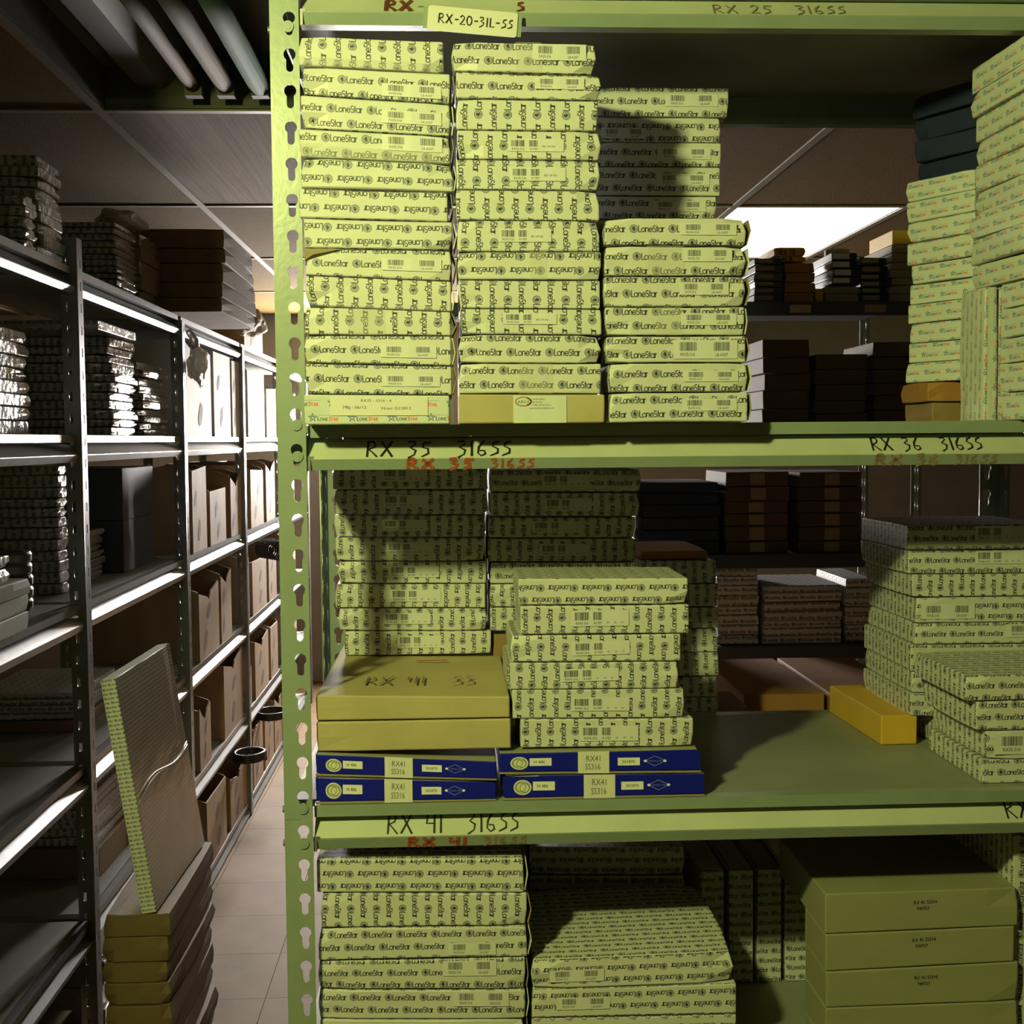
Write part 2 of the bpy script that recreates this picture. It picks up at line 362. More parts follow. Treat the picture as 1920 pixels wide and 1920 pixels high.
# ------------------------------------------------------------------ cartons
def carton(name, xl, xr, y, d, zbl, zbr, ztl, ztr, m='print', rot=0, yaw=0, scale=1.0, seed=0, worn=.5, fine=True, top_m=None, off=None, srot=None):
    """A card box: front face on y, xl..xr wide, its bottom and top may slope; rounded worn edges; print laid in metres, turned by rot quarter turns on the front."""
    r = random.Random(seed*7919 + 13); e = .0022
    w, h = xr - xl, ((ztl + ztr) - (zbl + zbr))/2
    ex, ey, ez = min(.3, e/w), min(.3, e/d), min(.3, e/h)
    su = [0, ex, .18, .4, .62, .84, 1-ex, 1] if fine else [0, ex, 1-ex, 1]
    sv = [0, ez, .5, 1-ez, 1] if fine else [0, ez, 1-ez, 1]
    sd = [0, ey, .3, .7, 1-ey, 1] if fine else [0, ey, 1-ey, 1]
    cx, cy, z0 = (xl + xr)/2, y + d/2, min(zbl, zbr)
    dents = {}
    for a in (0, 1):
        for b in (0, 1):
            if r.random() < worn: dents[(a, b)] = r.uniform(.001, .0045)*worn*2
    off = off or (r.random(), r.random()); bow = r.uniform(0, .0022)*worn; bowb = r.uniform(0, .0018)*worn
    ca, sa = math.cos(yaw), math.sin(yaw)
    V, idx = [], {}
    def P(i, j, k):
        if (i, j, k) in idx: return idx[(i, j, k)]
        s, t, q = su[i], sv[k], sd[j]
        u = [(s*w), (q*d), (t*h)]; lim = (w, d, h); c = [min(max(u[n], e), lim[n]-e) for n in range(3)]
        v = [u[n]-c[n] for n in range(3)]; L = math.sqrt(sum(x*x for x in v))
        if L > 1e-9: u = [c[n] + v[n]*e/L for n in range(3)]
        s2, q2, t2 = u[0]/w, u[1]/d, u[2]/h
        zb = zbl + (zbr-zbl)*s2; zt = ztl + (ztr-ztl)*s2
        zt -= bow*math.sin(math.pi*s2)*(1-q2) ; zb += bowb*math.sin(math.pi*s2)*(1-q2)
        X, Yy, Z = xl + s2*w, y + q2*d, zb + (zt-zb)*t2
        if q2 < .05 or q2 > .95:
            for (a, b), dd in dents.items():
                if abs(s2-a) < .12 and abs(t2-b) < .2: Yy += dd*(1 if q2 < .5 else -1)*1.2; X += dd*(1 if a == 0 else -1)*.8; Z += dd*(1 if b == 0 else -1)*.35
        if fine and q2 < .02 and .1 < s2 < .9: Yy += r.uniform(-.0003, .0008)*worn
        dx, dy = X-cx, Yy-cy
        idx[(i, j, k)] = len(V); V.append((dx*ca - dy*sa, dx*sa + dy*ca, Z - z0)); V_par.append((s2*w, q2*d, t2*h))
        return idx[(i, j, k)]
    V_par = []
    Fc, UVs, MI = [], [], []
    def uv(a, b, rt):
        a, b = a/(TW*scale), b/(TH*scale)
        A, B = a*TW, b*TH
        if rt == 1: A, B = B, -A
        elif rt == 2: A, B = -A, -B
        elif rt == 3: A, B = -B, A
        return (A/TW + off[0], B/TH + off[1])
    nu, nv, nd = len(su)-1, len(sv)-1, len(sd)-1
    rt2, rt3 = r.choice((0, 2)), r.choice((0, 1, 2, 3))
    def quad(q, f, rt, mi):
        Fc.append(q); MI.append(mi)
        for i in q: UVs.append(uv(*f(V_par[i]), rt))
    for i in range(nu):
        for k in range(nv):
            quad((P(i,0,k), P(i+1,0,k), P(i+1,0,k+1), P(i,0,k+1)), lambda p: (p[0], p[2]), rot, 0)
            quad((P(i+1,nd,k), P(i,nd,k), P(i,nd,k+1), P(i+1,nd,k+1)), lambda p: (-p[0], p[2]), rt2, 0)
        for j in range(nd):
            quad((P(i,j,nv), P(i+1,j,nv), P(i+1,j+1,nv), P(i,j+1,nv)), lambda p: (p[0], p[1]), rt2 if rot % 2 == 0 else rot, 1)
            quad((P(i,j+1,0), P(i+1,j+1,0), P(i+1,j,0), P(i,j,0)), lambda p: (p[0], -p[1]), rt3, 0)
    for j in range(nd):
        for k in range(nv):
            quad((P(0,j+1,k), P(0,j,k), P(0,j,k+1), P(0,j+1,k+1)), lambda p: (-p[1], p[2]), srot if srot is not None else 1 if rot % 2 == 0 else rot, 0)
            quad((P(nu,j,k), P(nu,j+1,k), P(nu,j+1,k+1), P(nu,j,k+1)), lambda p: (p[1], p[2]), rt3, 0)
    me = mesh(V, Fc, UVs); me.materials.append(M[m]); me.materials.append(M[top_m or m]); me.polygons.foreach_set('material_index', MI)
    o = bpy.data.objects.new(name, me); COL.objects.link(o); o.location = (cx, cy, z0)
    o['fr'] = (xl, xr, y, d, zbl, zbr, ztl, ztr, yaw)
    return o


def sticker(o, s0, s1, t0, t1, m, name='sticker', proud=.0012, tilt=0):
    """a label on the front of a carton, s along the width and t up the height (0..1)"""
    xl, xr, y, d, zbl, zbr, ztl, ztr, yaw = o['fr']; n = 6; V, UV, Fc = [], [], []; ca, sa = math.cos(yaw), math.sin(yaw)
    for k in range(2):
        for i in range(n+1):
            s = s0 + (s1-s0)*i/n; zb = zbl + (zbr-zbl)*s; zt = ztl + (ztr-ztl)*s; t = (t0, t1)[k] + tilt*(i/n - .5)
            x, yy = xl + (xr-xl)*s - o.location.x, y - proud - (.0003 if i % 2 else 0) - o.location.y
            V.append((x*ca - yy*sa, x*sa + yy*ca, zb + (zt-zb)*t - o.location.z))
    for i in range(n):
        q = (i, i+1, n+2+i, n+1+i); Fc.append(q); UV += [(i/n, 0), ((i+1)/n, 0), ((i+1)/n, 1), (i/n, 1)]
    me = mesh(V, Fc, UV); me.materials.append(m); c = bpy.data.objects.new(name, me); COL.objects.link(c); c.parent = o
    return c


def end_flap(o, seed, out=.006, side=1):
    """the loose tuck flap at one end of a carton, bent outward along its middle"""
    xl, xr, y, d, zbl, zbr, ztl, ztr, yaw = o['fr']; r = random.Random(seed); L = o.location
    X = xr if side > 0 else xl; zb, zt = (zbr, ztr) if side > 0 else (zbl, ztl); t = .0014*side; h = zt-zb
    prof = [(X + .0008*side, zb + h*.05), (X + out*side*r.uniform(.5, 1), zb + h*r.uniform(.4, .6)), (X + out*side*r.uniform(.1, .5), zt - h*.05)]
    V = []; dep = min(d*.5, .07)
    for yy in (y + .0035, y + dep):
        for p, q in prof: V += [(p - L.x, yy - L.y, q - L.z)]
        for p, q in prof: V += [(p + t - L.x, yy - L.y, q - L.z)]
    Fc = [(0,1,7,6), (1,2,8,7), (3,9,10,4), (4,10,11,5), (0,3,4,1), (1,4,5,2), (6,7,10,9), (7,8,11,10), (2,5,11,8), (0,6,9,3)]
    me = mesh(V, Fc); me.materials.append(M['edge' if seed % 2 else 'label']); c = bpy.data.objects.new('end_flap', me); COL.objects.link(c); c.parent = o
    return c

ROT = {0: 'upright print', 1: 'sideways print', 2: 'upside-down print', 3: 'downward print'}
def px_stack(boxes, Y, D, where, group, base=None, flaps=False, scale=1.0, xmin=None, name='printed_carton', kind='white printed carton', worn=.5, gap=.0005, dark=False):
    """boxes, topmost first: (xTL,yTL, xTR,yTR, xBL,yBL, xBR,yBR, rot, sticker, extra) in pixels of the photograph on the plane y = Y."""
    n = len(boxes); P = []
    for b in boxes:
        P.append([at(b[i], b[i+1], Y) for i in (0, 2, 4, 6)])
    out = []
    for i, b in enumerate(boxes):
        tl, tr, bl, br = P[i]; ztl, ztr, zbl, zbr = tl.z, tr.z, bl.z, br.z
        if i: 
            ztl = (tl.z + P[i-1][2].z)/2 - gap; ztr = (tr.z + P[i-1][3].z)/2 - gap
        if i < n-1:
            zbl = (bl.z + P[i+1][0].z)/2 + gap; zbr = (br.z + P[i+1][1].z)/2 + gap
        elif base is not None: zbl = zbr = base + .0004
        ex = b[10] if len(b) > 10 else {}
        xl, xr = (tl.x + bl.x)/2, (tr.x + br.x)/2
        if xmin is not None: xl = max(xl, xmin)
        m = ex.get('m', 'print')
        o = carton(ex.get('name', name), xl, xr, Y, ex.get('D', D), zbl, zbr, ztl, ztr, m, b[8], seed=hash_(where, i), scale=scale, worn=ex.get('worn', worn), top_m=ex.get('top'), off=ex.get('off'))
        st = b[9]; look = ex.get('look') or ROT[b[8]] + (' and barcode sticker' if st else '')
        tag(o, f"{ex.get('kind', kind)}, {look}, {place(i, n)} {where}", 'box', ex.get('group', group))
        if st: sticker(o, *st[:4], STK[st[4]], tilt=st[5] if len(st) > 5 else 0)
        if flaps and not ex.get('noflap'): end_flap(o, hash_(where, i) + 1, ex.get('flap', .006))
        out.append(o)
    return out

def hash_(s, i): return (sum(ord(c)*(k+1) for k, c in enumerate(s)) + 31*i) % 9973


def stack(n, x0, x1, y0, y1, z0, z1, where, m='print', rot=None, jit=.012, name='printed_carton', kind='white printed carton', group=None, cat='box', fine=False, yaw=0, worn=.5, sides='x', look=None, mats=None):
    """a plain stack of n alike boxes between two corners, each a little shifted"""
    r = random.Random(hash_(where, 5)); out = []
    cuts = [0]; 
    for i in range(n): cuts.append(cuts[-1] + r.uniform(.85, 1.15))
    for i in range(n):
        k = n-1-i     # i from the top
        zb = z0 + (z1-z0)*cuts[k]/cuts[-1] + .0004; zt = z0 + (z1-z0)*cuts[k+1]/cuts[-1] - .0004
        jx, jy = r.uniform(-jit, 0), r.uniform(0, jit)
        rt = r.choice((0, 1, 2, 3)) if rot is None else rot
        mm = mats[i] if mats else m
        o = carton(name, x0 + jx, x1 + jx, y0 + jy, y1 - y0 - jit, zb, zb, zt, zt, mm, rt, yaw=yaw + r.uniform(-1, 1)*.02*(jit > .002), seed=hash_(where, i), fine=fine, worn=worn)
        tag(o, f"{kind}{', ' + look if look else ''}, {place(i, n)} {where}", cat, group or 'boxes ' + where)
        out.append(o)
    return out


# ------------------------------------------------------------------ marker writing as thin strokes on a face
def writing(text, font, org, u, v, h, width, mtl, parent, name='handwriting', sx=1.0, lines=None):
    if '  ' in text:
        a, b = text.split('  ', 1); dx = lay(a + '  ', font, h, sx)[1]; writing(a, font, org, u, v, h, width, mtl, parent, name, sx)
        return writing(b, font, Vector(org) + Vector(u).normalized()*dx, u, v, h, width, mtl, parent, name, sx)
    ls = lines or lay(text, font, h, sx)[0]; org, u, v = Vector(org), Vector(u).normalized(), Vector(v).normalized(); nn = u.cross(v)
    V, Fc = [], []
    for ln in ls:
        p = [Vector(q) for q in ln]; b = len(V)
        for i, q in enumerate(p):
            d = (p[min(i+1, len(p)-1)] - p[max(i-1, 0)]); d = d.normalized() if d.length else Vector((1, 0)); s = Vector((-d.y, d.x))*width/2*(1 + .25*math.sin(i*2.1))
            for sg in (1, -1):
                w_ = q + s*sg; V.append(org + u*w_.x + v*w_.y + nn*.0006)
        for i in range(len(p)-1): Fc.append((b+2*i, b+2*i+1, b+2*i+3, b+2*i+2))
    L = parent.matrix_world.translation if parent else Vector()
    q = parent; L = Vector()
    while q: L += q.location; q = q.parent
    me = mesh([x - L for x in V], Fc); me.materials.append(mtl); o = bpy.data.objects.new(name, me); COL.objects.link(o); o.parent = parent
    return o


def text_part(txt, org, u, v, h, mtl, parent, name='printed_text', sx=1.0):
    vs, tr, wd = glyphs(txt); k = h/.73; org, u, v = Vector(org), Vector(u), Vector(v); nn = u.cross(v); L = Vector(); q = parent
    while q: L += q.location; q = q.parent
    me = mesh([org + u*(a*k*sx) + v*(b*k) + nn*.0008 - L for a, b in vs], tr); me.materials.append(mtl)
    o = bpy.data.objects.new(name, me); COL.objects.link(o); o.parent = parent; return o


# ------------------------------------------------------------------ room shell
ZC = EY + .80           # ceiling
GX = [-.845 + .61*i for i in range(-4, 9)]; GY = [3.09 + 1.22*i for i in range(-5, 5)]
def setting():
    X0, X1, Y0, Y1 = GX[0], GX[-1], GY[0], GY[-1]
    def st(n, a, b, m): return tag(link(n, MB().box(a, b).me(), M[m]), kind='structure')
    fl = st('floor', (X0, Y0, -.1), (X1, Y1, -.004), 'wall')
    t = .305; base = MB().box((.0008, .0008, -.004), (t-.0008, t-.0008, 0)).me(); base.materials.append(M['floor'])
    rest = MB()
    for i in range(int((X1-X0)/t)):
        for j in range(int((Y1-Y0)/t)):
            x, y = X0 + i*t, Y0 + j*t
            if -1.4 < x < 0 and 1.4 < y < 7.5:
                o = bpy.data.objects.new('floor_tile', base); COL.objects.link(o); o.parent = fl; o.location = (x, y, 0)
            else: rest.box((x+.0008, y+.0008, -.004), (x+t-.0008, y+t-.0008, 0))
    tag(link('floor_tile', rest.me(), M['floor'], fl), kind='stuff')
    st('wall_left', (X0-.1, Y0, -.1), (X0, Y1, ZC+.2), 'wall'); st('wall_right', (X1, Y0, -.1), (X1+.1, Y1, ZC+.2), 'wall'); st('wall_front', (X0, Y0-.1, -.1), (X1, Y0, ZC+.2), 'wall')
    wx0, wx1, wz0, wz1 = -.85, -.22, 1.30, 2.08
    bw = MB().box((X0, Y1, -.1), (wx0, Y1+.12, ZC+.2)).box((wx1, Y1, -.1), (X1, Y1+.12, ZC+.2)).box((wx0, Y1, -.1), (wx1, Y1+.12, wz0)).box((wx0, Y1, wz1), (wx1, Y1+.12, ZC+.2))
    tag(link('wall_back', bw.me(), M['brickwall']), kind='structure')
    wn = tag(empty('window_1', ((wx0+wx1)/2, Y1+.05, wz0)), kind='structure')
    f = MB().box((wx0, Y1+.03, wz0), (wx1, Y1+.08, wz0+.05)).box((wx0, Y1+.03, wz1-.05), (wx1, Y1+.08, wz1)).box((wx0, Y1+.03, wz0+.05), (wx0+.05, Y1+.08, wz1-.05)).box((wx1-.05, Y1+.03, wz0+.05), (wx1, Y1+.08, wz1-.05)).box(((wx0+wx1)/2-.02, Y1+.03, wz0+.05), ((wx0+wx1)/2+.02, Y1+.08, wz1-.05))
    link('window_frame', f.me(), M['tbar'], wn)
    for a, b in ((wx0+.05, (wx0+wx1)/2-.02), ((wx0+wx1)/2+.02, wx1-.05)): link('window_pane', MB().box((a, Y1+.05, wz0+.05), (b, Y1+.06, wz1-.05)).me(), M['sky'], wn)
    ce = tag(link('ceiling', MB().box((X0, Y0, ZC+.16), (X1, Y1, ZC+.2)).me(), M['wall']), kind='structure')
    tile = MB().box((.012, .012, .004), (.598, 1.208, .018)).me(); tile.materials.append(M['tile'])
    rib = tile.copy(); rib.materials[0] = M['ribbed']
    special = {(4, 4): 'off', (7, 6): 'far'}       # cells with a lamp
    for i in range(len(GX)-1):
        for j in range(len(GY)-1):
            if (i, j) in special: continue
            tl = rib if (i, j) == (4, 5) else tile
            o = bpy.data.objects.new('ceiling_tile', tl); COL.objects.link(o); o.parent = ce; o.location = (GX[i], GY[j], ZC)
    for x in GX: link('grid_bar', MB().box((x-.012, Y0, ZC-.001), (x+.012, Y1, ZC+.004)).me(), M['tbar'], ce)
    for y in GY: link('grid_bar', MB().box((X0, y-.012, ZC-.0005), (X1, y+.012, ZC+.0035)).me(), M['tbar'], ce)
    for (i, j), k in special.items(): lamp(GX[i], GY[j], k)
    # bare compact bulb on a short stem
    bx, by, bz = -.68, .32, EY + .725
    e = tag(empty('ceiling_light', (bx, by, ZC)), 'bare lit compact bulb on a short ceiling stem before the racks', 'light')
    link('stem', MB().cyl((bx, by, bz+.075), .012, ZC-.004-bz-.075, 'z', 12).cyl((bx, by, ZC-.02), .05, .016, 'z', 20).me(True), M['tbar'], e); link('socket', MB().cyl((bx, by, bz+.045), .022, .035, 'z', 16).me(True), M['trough'], e)
    b = bmesh.new(); bmesh.ops.create_uvsphere(b, u_segments=20, v_segments=12, radius=.055); me = bpy.data.meshes.new('b'); b.to_mesh(me); b.free(); me.transform(Matrix.Translation((bx, by, bz))); link('bulb', me, M['lamp_near'], e)


def lamp(x, y, k):
    lab = {'off': 'unlit recessed ceiling light with bare tubes above the left aisle', 'near': 'lit recessed ceiling light in front of the racks', 'far': 'bright lit ceiling light seen over the cartons'}[k]
    e = tag(empty('ceiling_light', (x+.305, y+.61, ZC)), lab, 'light')
    b = MB().box((x+.013, y+.013, ZC+.10), (x+.597, y+1.207, ZC+.105))
    for a, c in (((x+.013, y+.013), (x+.018, y+1.207)), ((x+.592, y+.013), (x+.597, y+1.207)), ((x+.018, y+.013), (x+.592, y+.018)), ((x+.018, y+1.202), (x+.592, y+1.207))):
        b.box((*a, ZC+.004), (*c, ZC+.10))
    link('housing', b.me(), M['trough'], e)
    if k == 'off':
        for tx, m, r in ((.245, 'tube_brown', .018), (.32, 'tube_grey', .022), (.40, 'tube_green', .026)):
            tb = link('tube', MB().cyl((x+tx, y+.03, ZC+.035), r, 1.08, 'y', 16).me(True), M[m], e)
            s = MB().box((x+tx-.02, y+1.11, ZC+.01), (x+tx+.02, y+1.14, ZC+.10)).me(); s.materials.append(M['trough']); so = bpy.data.objects.new('tube_socket', s); COL.objects.link(so); so.parent = tb; so.location = tb.location*-1 - e.location
            so.location = (0, 0, 0)
        link('ballast_cover', MB().prism([(x+.05, ZC+.10), (x+.10, ZC+.05), (x+.16, ZC+.05), (x+.21, ZC+.10)], y+.02, y+1.2, 'y').me(), M['trough'], e)
    else:
        link('diffuser', MB().box((x+.02, y+.02, ZC+.002), (x+.59, y+1.2, ZC+.008)).me(), M['lamp_' + k], e)


# ------------------------------------------------------------------ racks
def plate(w, h, holes, t, m):
    """flat plate in x (0..w) and z (0..h) with outlined holes, t thick; returns a mesh in the xz plane"""
    c = bpy.data.curves.new('p', 'CURVE'); c.dimensions = '2D'; c.fill_mode = 'BOTH'; c.extrude = t/2
    for pts in [[(0, 0), (w, 0), (w, h), (0, h)]] + holes:
        s = c.splines.new('POLY'); s.points.add(len(pts)-1); s.use_cyclic_u = True
        for p, q in zip(s.points, pts): p.co = (q[0], q[1], 0, 1)
    o = bpy.data.objects.new('p', c); COL.objects.link(o); bpy.context.view_layer.update()
    me = bpy.data.meshes.new_from_object(o.evaluated_get(bpy.context.evaluated_depsgraph_get())); bpy.data.objects.remove(o); bpy.data.curves.remove(c)
    return me

def join(parts):
    """parts: (mesh, matrix); returns one mesh"""
    b = bmesh.new()
    for me, mx in parts:
        k = len(b.verts); b.from_mesh(me); b.verts.ensure_lookup_table()
        for v in b.verts[k:]: v.co = mx @ v.co
    bmesh.ops.recalc_face_normals(b, faces=b.faces)
    out = bpy.data.meshes.new('j'); b.to_mesh(out); b.free(); return out

XZ = Matrix(((1, 0, 0, 0), (0, 0, 1, 0), (0, 1, 0, 0), (0, 0, 0, 1)))        # plate stands facing y
YZ = Matrix(((0, 0, 1, 0), (1, 0, 0, 0), (0, 1, 0, 0), (0, 0, 0, 1)))        # plate stands facing x

def keyhole(x, z):
    """round top with a narrower slot below, as on the post"""
    a = math.asin(.0048/.0082); up = arc(x, z, .0082, .0082, -90 + math.degrees(a), 270 - math.degrees(a), 18)
    return up + arc(x, z - .0185, .0048, .0048, 180, 360, 8)

def profile(T, y):
    """shelf edge in section: deck lip, then the beam's sloping face and turned lower lip; y grows into the rack"""
    lip = [(y+.010, T), (y+.010, T-.017), (y+.030, T-.017), (y+.030, T)]
    beam = [(y+.028, T-.019), (y+.002, T-.045), (y+.002, T-.047), (y+.007, T-.062), (y+.030, T-.062), (y+.030, T-.058), (y+.011, T-.058), (y+.006, T-.046), (y+.030, T-.021)]
    return lip, beam

POST = -.2425
FY = 1.722           # front of the posts
MID, LOW, BOT, TOP = EY + .0215, EY - .5145, EY - .93, EY + .628
RX1, RYB = 1.03, 2.29
def main_rack():
    e = tag(empty('steel_rack', (.4, 2.0, 0)), 'grey-green steel rack with keyhole posts holding the white printed cartons', 'rack')
    zs = at(548, 385, FY).z + .0185*.4; pitch = (at(540, 110, FY).z - at(555, 785, FY).z)/10
    seam = at(565, 1537, FY).z
    def post(x, y, z0, z1, fx, fy):
        hs = []; k = -40
        while k < 40:
            z = zs + k*pitch
            if z0 + .03 < z < z1 - .012: hs.append(z - z0)
            k += 1
        cx = at(548, 385, FY).x - POST
        a = plate(.0395, z1-z0, [keyhole(cx, z) for z in hs], .0018, None); b = plate(.0395, z1-z0, [keyhole(cx, z) for z in hs], .0018, None)
        A = XZ if fx > 0 else Matrix.Diagonal((-1, 1, 1, 1)) @ XZ; B = YZ if fy > 0 else Matrix.Diagonal((1, -1, 1, 1)) @ YZ
        me = join([(a, A), (b, Matrix.Translation((fx*.0009, fy*.0012, 0)) @ B)])
        o = link('upright', me, M['rack'], e); o.location = Vector((x, y + fy*.0009, z0)) - e.location; return o
    up = post(POST, FY, seam + .0004, EY+.78, 1, 1); lo = post(POST, FY, .0, seam - .0004, 1, 1)
    post(POST, RYB, 0, EY+.78, 1, -1); post(RX1, FY, 0, EY+.78, -1, 1); post(RX1, RYB, 0, EY+.78, -1, -1)
    for px, py in ((540, 50), (556, 797), (558, 856), (568, 1516), (570, 1581)):
        p = at(px, py, FY); pa = up if p.z > seam else lo
        me = MB().cyl((0, 0, 0), .0076, -.0022, 'y', 18).cyl((0, -.0022, 0), .0042, -.0006, 'y', 12).me(); me.materials.append(M['rack'])
        o = bpy.data.objects.new('bolt', me); COL.objects.link(o); o.parent = pa; o.location = Vector((p.x, FY, p.z)) - e.location - pa.location
    for px, py in ((512, 55), (535, 1518), (536, 1581)):
        p = at(px, py, FY+.012); pa = up if p.z > seam else lo
        me = MB().cyl((0, 0, 0), .005, -.004, 'x', 12).me(); me.materials.append(M['steel'])
        o = bpy.data.objects.new('side_bolt', me); COL.objects.link(o); o.parent = pa; o.location = Vector((POST, FY+.015, p.z)) - e.location - pa.location
    xa, xb = POST + .0405, RX1 - .0405; beams = {}
    for T, nm in ((TOP, 't'), (MID, 'm'), (LOW, 'l'), (BOT, 'b')):
        lip, bm = profile(T, 1.725)
        link('shelf_deck', MB().box((xa+.002, 1.7555, T-.010), (xb-.002, RYB-.035, T)).box((POST+.004, 1.765, T-.010), (xa+.002, RYB-.035, T)).me(), M['deck'], e)
        link('deck_lip', MB().prism(lip, xa, xb, 'x').me(), M['rack'], e)
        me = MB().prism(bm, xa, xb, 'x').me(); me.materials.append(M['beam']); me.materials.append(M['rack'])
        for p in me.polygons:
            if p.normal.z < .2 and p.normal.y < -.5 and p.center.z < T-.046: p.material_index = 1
        o = bpy.data.objects.new('front_beam', me); COL.objects.link(o); o.parent = e; o.location = -e.location; beams[nm] = o
        me = MB().prism([(RYB-.004, T-.001), (RYB-.004, T-.06), (RYB-.03, T-.06), (RYB-.03, T-.056), (RYB-.008, T-.056), (RYB-.008, T-.005), (RYB-.03, T-.005), (RYB-.03, T-.001)], xa, xb, 'x').me()
        link('rear_beam', me, M['rack'], e)
        for x in (POST+.004, RX1-.008): link('side_beam', MB().box((x, FY+.045, T-.055), (x+.003, RYB-.045, T-.012)).me(), M['rack'], e)
        link('beam_clip', MB().box((xa-.001, 1.7262, T-.046), (xa+.008, 1.7275, T-.0425)).box((xa-.001, 1.7262, T-.0635), (xa+.004, 1.7275, T-.046)).me(), M['steel'], e)
    up_d = Vector((0, .026, .026)).normalized(); U = Vector((1, 0, 0)); low_d = Vector((0, -.005, .015)).normalized()
    def slope(T, px, py, f):    # point of the sloping face at column px, fraction f up it
        p = at(px, py, 1.735); return Vector((p.x, 1.727 + .026*f, T - .045 + .026*f))
    def lowf(T, px, f): return Vector((at(px, 860, 1.73).x, 1.732 - .005*f, T - .062 + .015*f))
    writing('RX 35  316SS', HND, slope(MID, 686, 850, .02), U, up_d, .030, .0030, M['ink'], beams['m'], sx=1.06)
    writing('RX 36  316SS', HND, slope(MID, 1634, 838, .12), U, up_d, .026, .0026, M['ink'], beams['m'], sx=.98)
    writing('RX 41  316SS', HND, slope(LOW, 725, 1567, .10), U, up_d, .031, .0026, M['ink'], beams['l'], sx=1.0)
    writing('RX 41', HND, slope(LOW, 1886, 1540, .16), U, up_d, .031, .0026, M['ink'], beams['l'], sx=1.0)
    writing('RX 25  316SS', HND, slope(TOP, 1335, 60, .0) + Vector((0, .0, .001)), U, up_d, .024, .0024, M['faint'], beams['t'], sx=1.22)
    writing('RX', HND, slope(TOP, 722, 50, .02), U, up_d, .030, .0062, M['brick'], beams['t'], sx=1.05); writing('-', HND, slope(TOP, 782, 50, .05), U, up_d, .024, .004, M['rack'], beams['t'])
    writing('S', HND, slope(TOP, 968, 50, .05), U, up_d, .028, .0052, M['brick'], beams['t'], sx=.9)
    for T, b, x1, x2, t in ((MID, 'm', 762, 920, '35'), (LOW, 'l', 755, 900, '41'), (MID, 'm', 1640, 1790, '36')):
        f = M['red' if x1 < 1600 else 'faint']
        writing('RX ' + t, HND, lowf(T, x1, .03), U, low_d, .0148, .0048, f, beams[b], sx=2.2); writing('316SS', HND, lowf(T, x2, .08), U, low_d, .0135, .0030, M['faint' if x1 > 1600 or b == 'l' else 'red'], beams[b], sx=1.9)
    # size tag held on the top beam
    c = at(886, 40, 1.718); g = tag(empty('size_tag', c), 'cream card size tag clipped askew on the top beam', 'tag'); w_, h_ = .061, .0165; ca = math.radians(-4.6)
    u, v = Vector((math.cos(ca), 0, math.sin(ca))), Vector((-math.sin(ca), 0, math.cos(ca)))
    pts = []
    for cx, cz, a0 in ((w_-.004, h_-.004, 0), (-w_+.004, h_-.004, 90), (-w_+.004, -h_+.004, 180), (w_-.004, -h_+.004, 270)): pts += arc(cx, cz, .004, .004, a0, a0+90, 4)
    vs = [u*a + v*b + Vector((0, t, 0)) for t in (0, .0016) for a, b in pts]; n = len(pts)
    me = mesh(vs, [tuple(range(n)), tuple(range(2*n-1, n-1, -1))] + [(i, (i+1) % n, n+(i+1) % n, n+i) for i in range(n)]); me.materials.append(M['label']); o = bpy.data.objects.new('card', me); COL.objects.link(o); o.parent = g
    me = MB().box((-w_-.006, .0018, -h_+.002), (w_+.006, .0035, h_-.002)).me(); me.materials.append(M['rack']); h = bpy.data.objects.new('holder', me); COL.objects.link(h); h.parent = g; h.rotation_euler = (0, -ca, 0)
    writing('RX-20-31L-SS', HND, c - u*.047 - v*.006 - Vector((0, .0002, 0)), u, v, .0125, .0017, M['ink'], o, sx=1.32)


def left_rack():
    X, XB = -.852, -1.26; tops = [EY + t for t in LZ]; ys = [.69, 1.79, 2.89, 3.98, 5.1, 6.2, 7.3]
    e = tag(empty('steel_rack', (-1.05, 4, 0)), 'long grey steel rack with slotted posts lining the left aisle', 'rack')
    def slot(x, z): return [(x-.0035, z-.010), (x+.0035, z-.010), (x+.0035, z+.010), (x-.0035, z+.010)]
    cache = {}
    def post(x, y, h, fx):
        if (h, fx) not in cache:
            hs = [slot(.022, z) for z in np.arange(.03, h-.02, .0508)]
            a = plate(.038, h, hs, .002, None); b = plate(.038, h, hs, .002, None)
            A = XZ if fx > 0 else Matrix.Diagonal((-1, 1, 1, 1)) @ XZ
            me = join([(a, A), (b, Matrix.Translation((fx*.001, .0012, 0)) @ YZ)]); me.materials.append(M['steel']); cache[(h, fx)] = me
        o = bpy.data.objects.new('upright', cache[(h, fx)]); COL.objects.link(o); o.parent = e; o.location = Vector((x, y, 0)) - e.location
    for y in ys:
        h = EY + (.467 if abs(y-2.89) < .1 else .385)
        post(X, y, h, -1); post(XB, y, h, 1)
    for T in tops:
        for a, b in zip(ys[:-1], ys[1:]):
            lip, bm = profile(T, 0); k = lambda pr: [(X - .002 - p, q) for p, q in pr]
            link('shelf_deck', MB().box((XB+.004, a+.042, T-.012), (X-.034, b-.004, T)).me(), M['deck'], e)
            link('deck_lip', MB().prism(k(lip), a+.040, b-.002, 'y').me(), M['steel'], e); link('front_beam', MB().prism(k(bm), a+.040, b-.002, 'y').me(), M['steel'], e)
    for y in ys[:-1]:
        pass


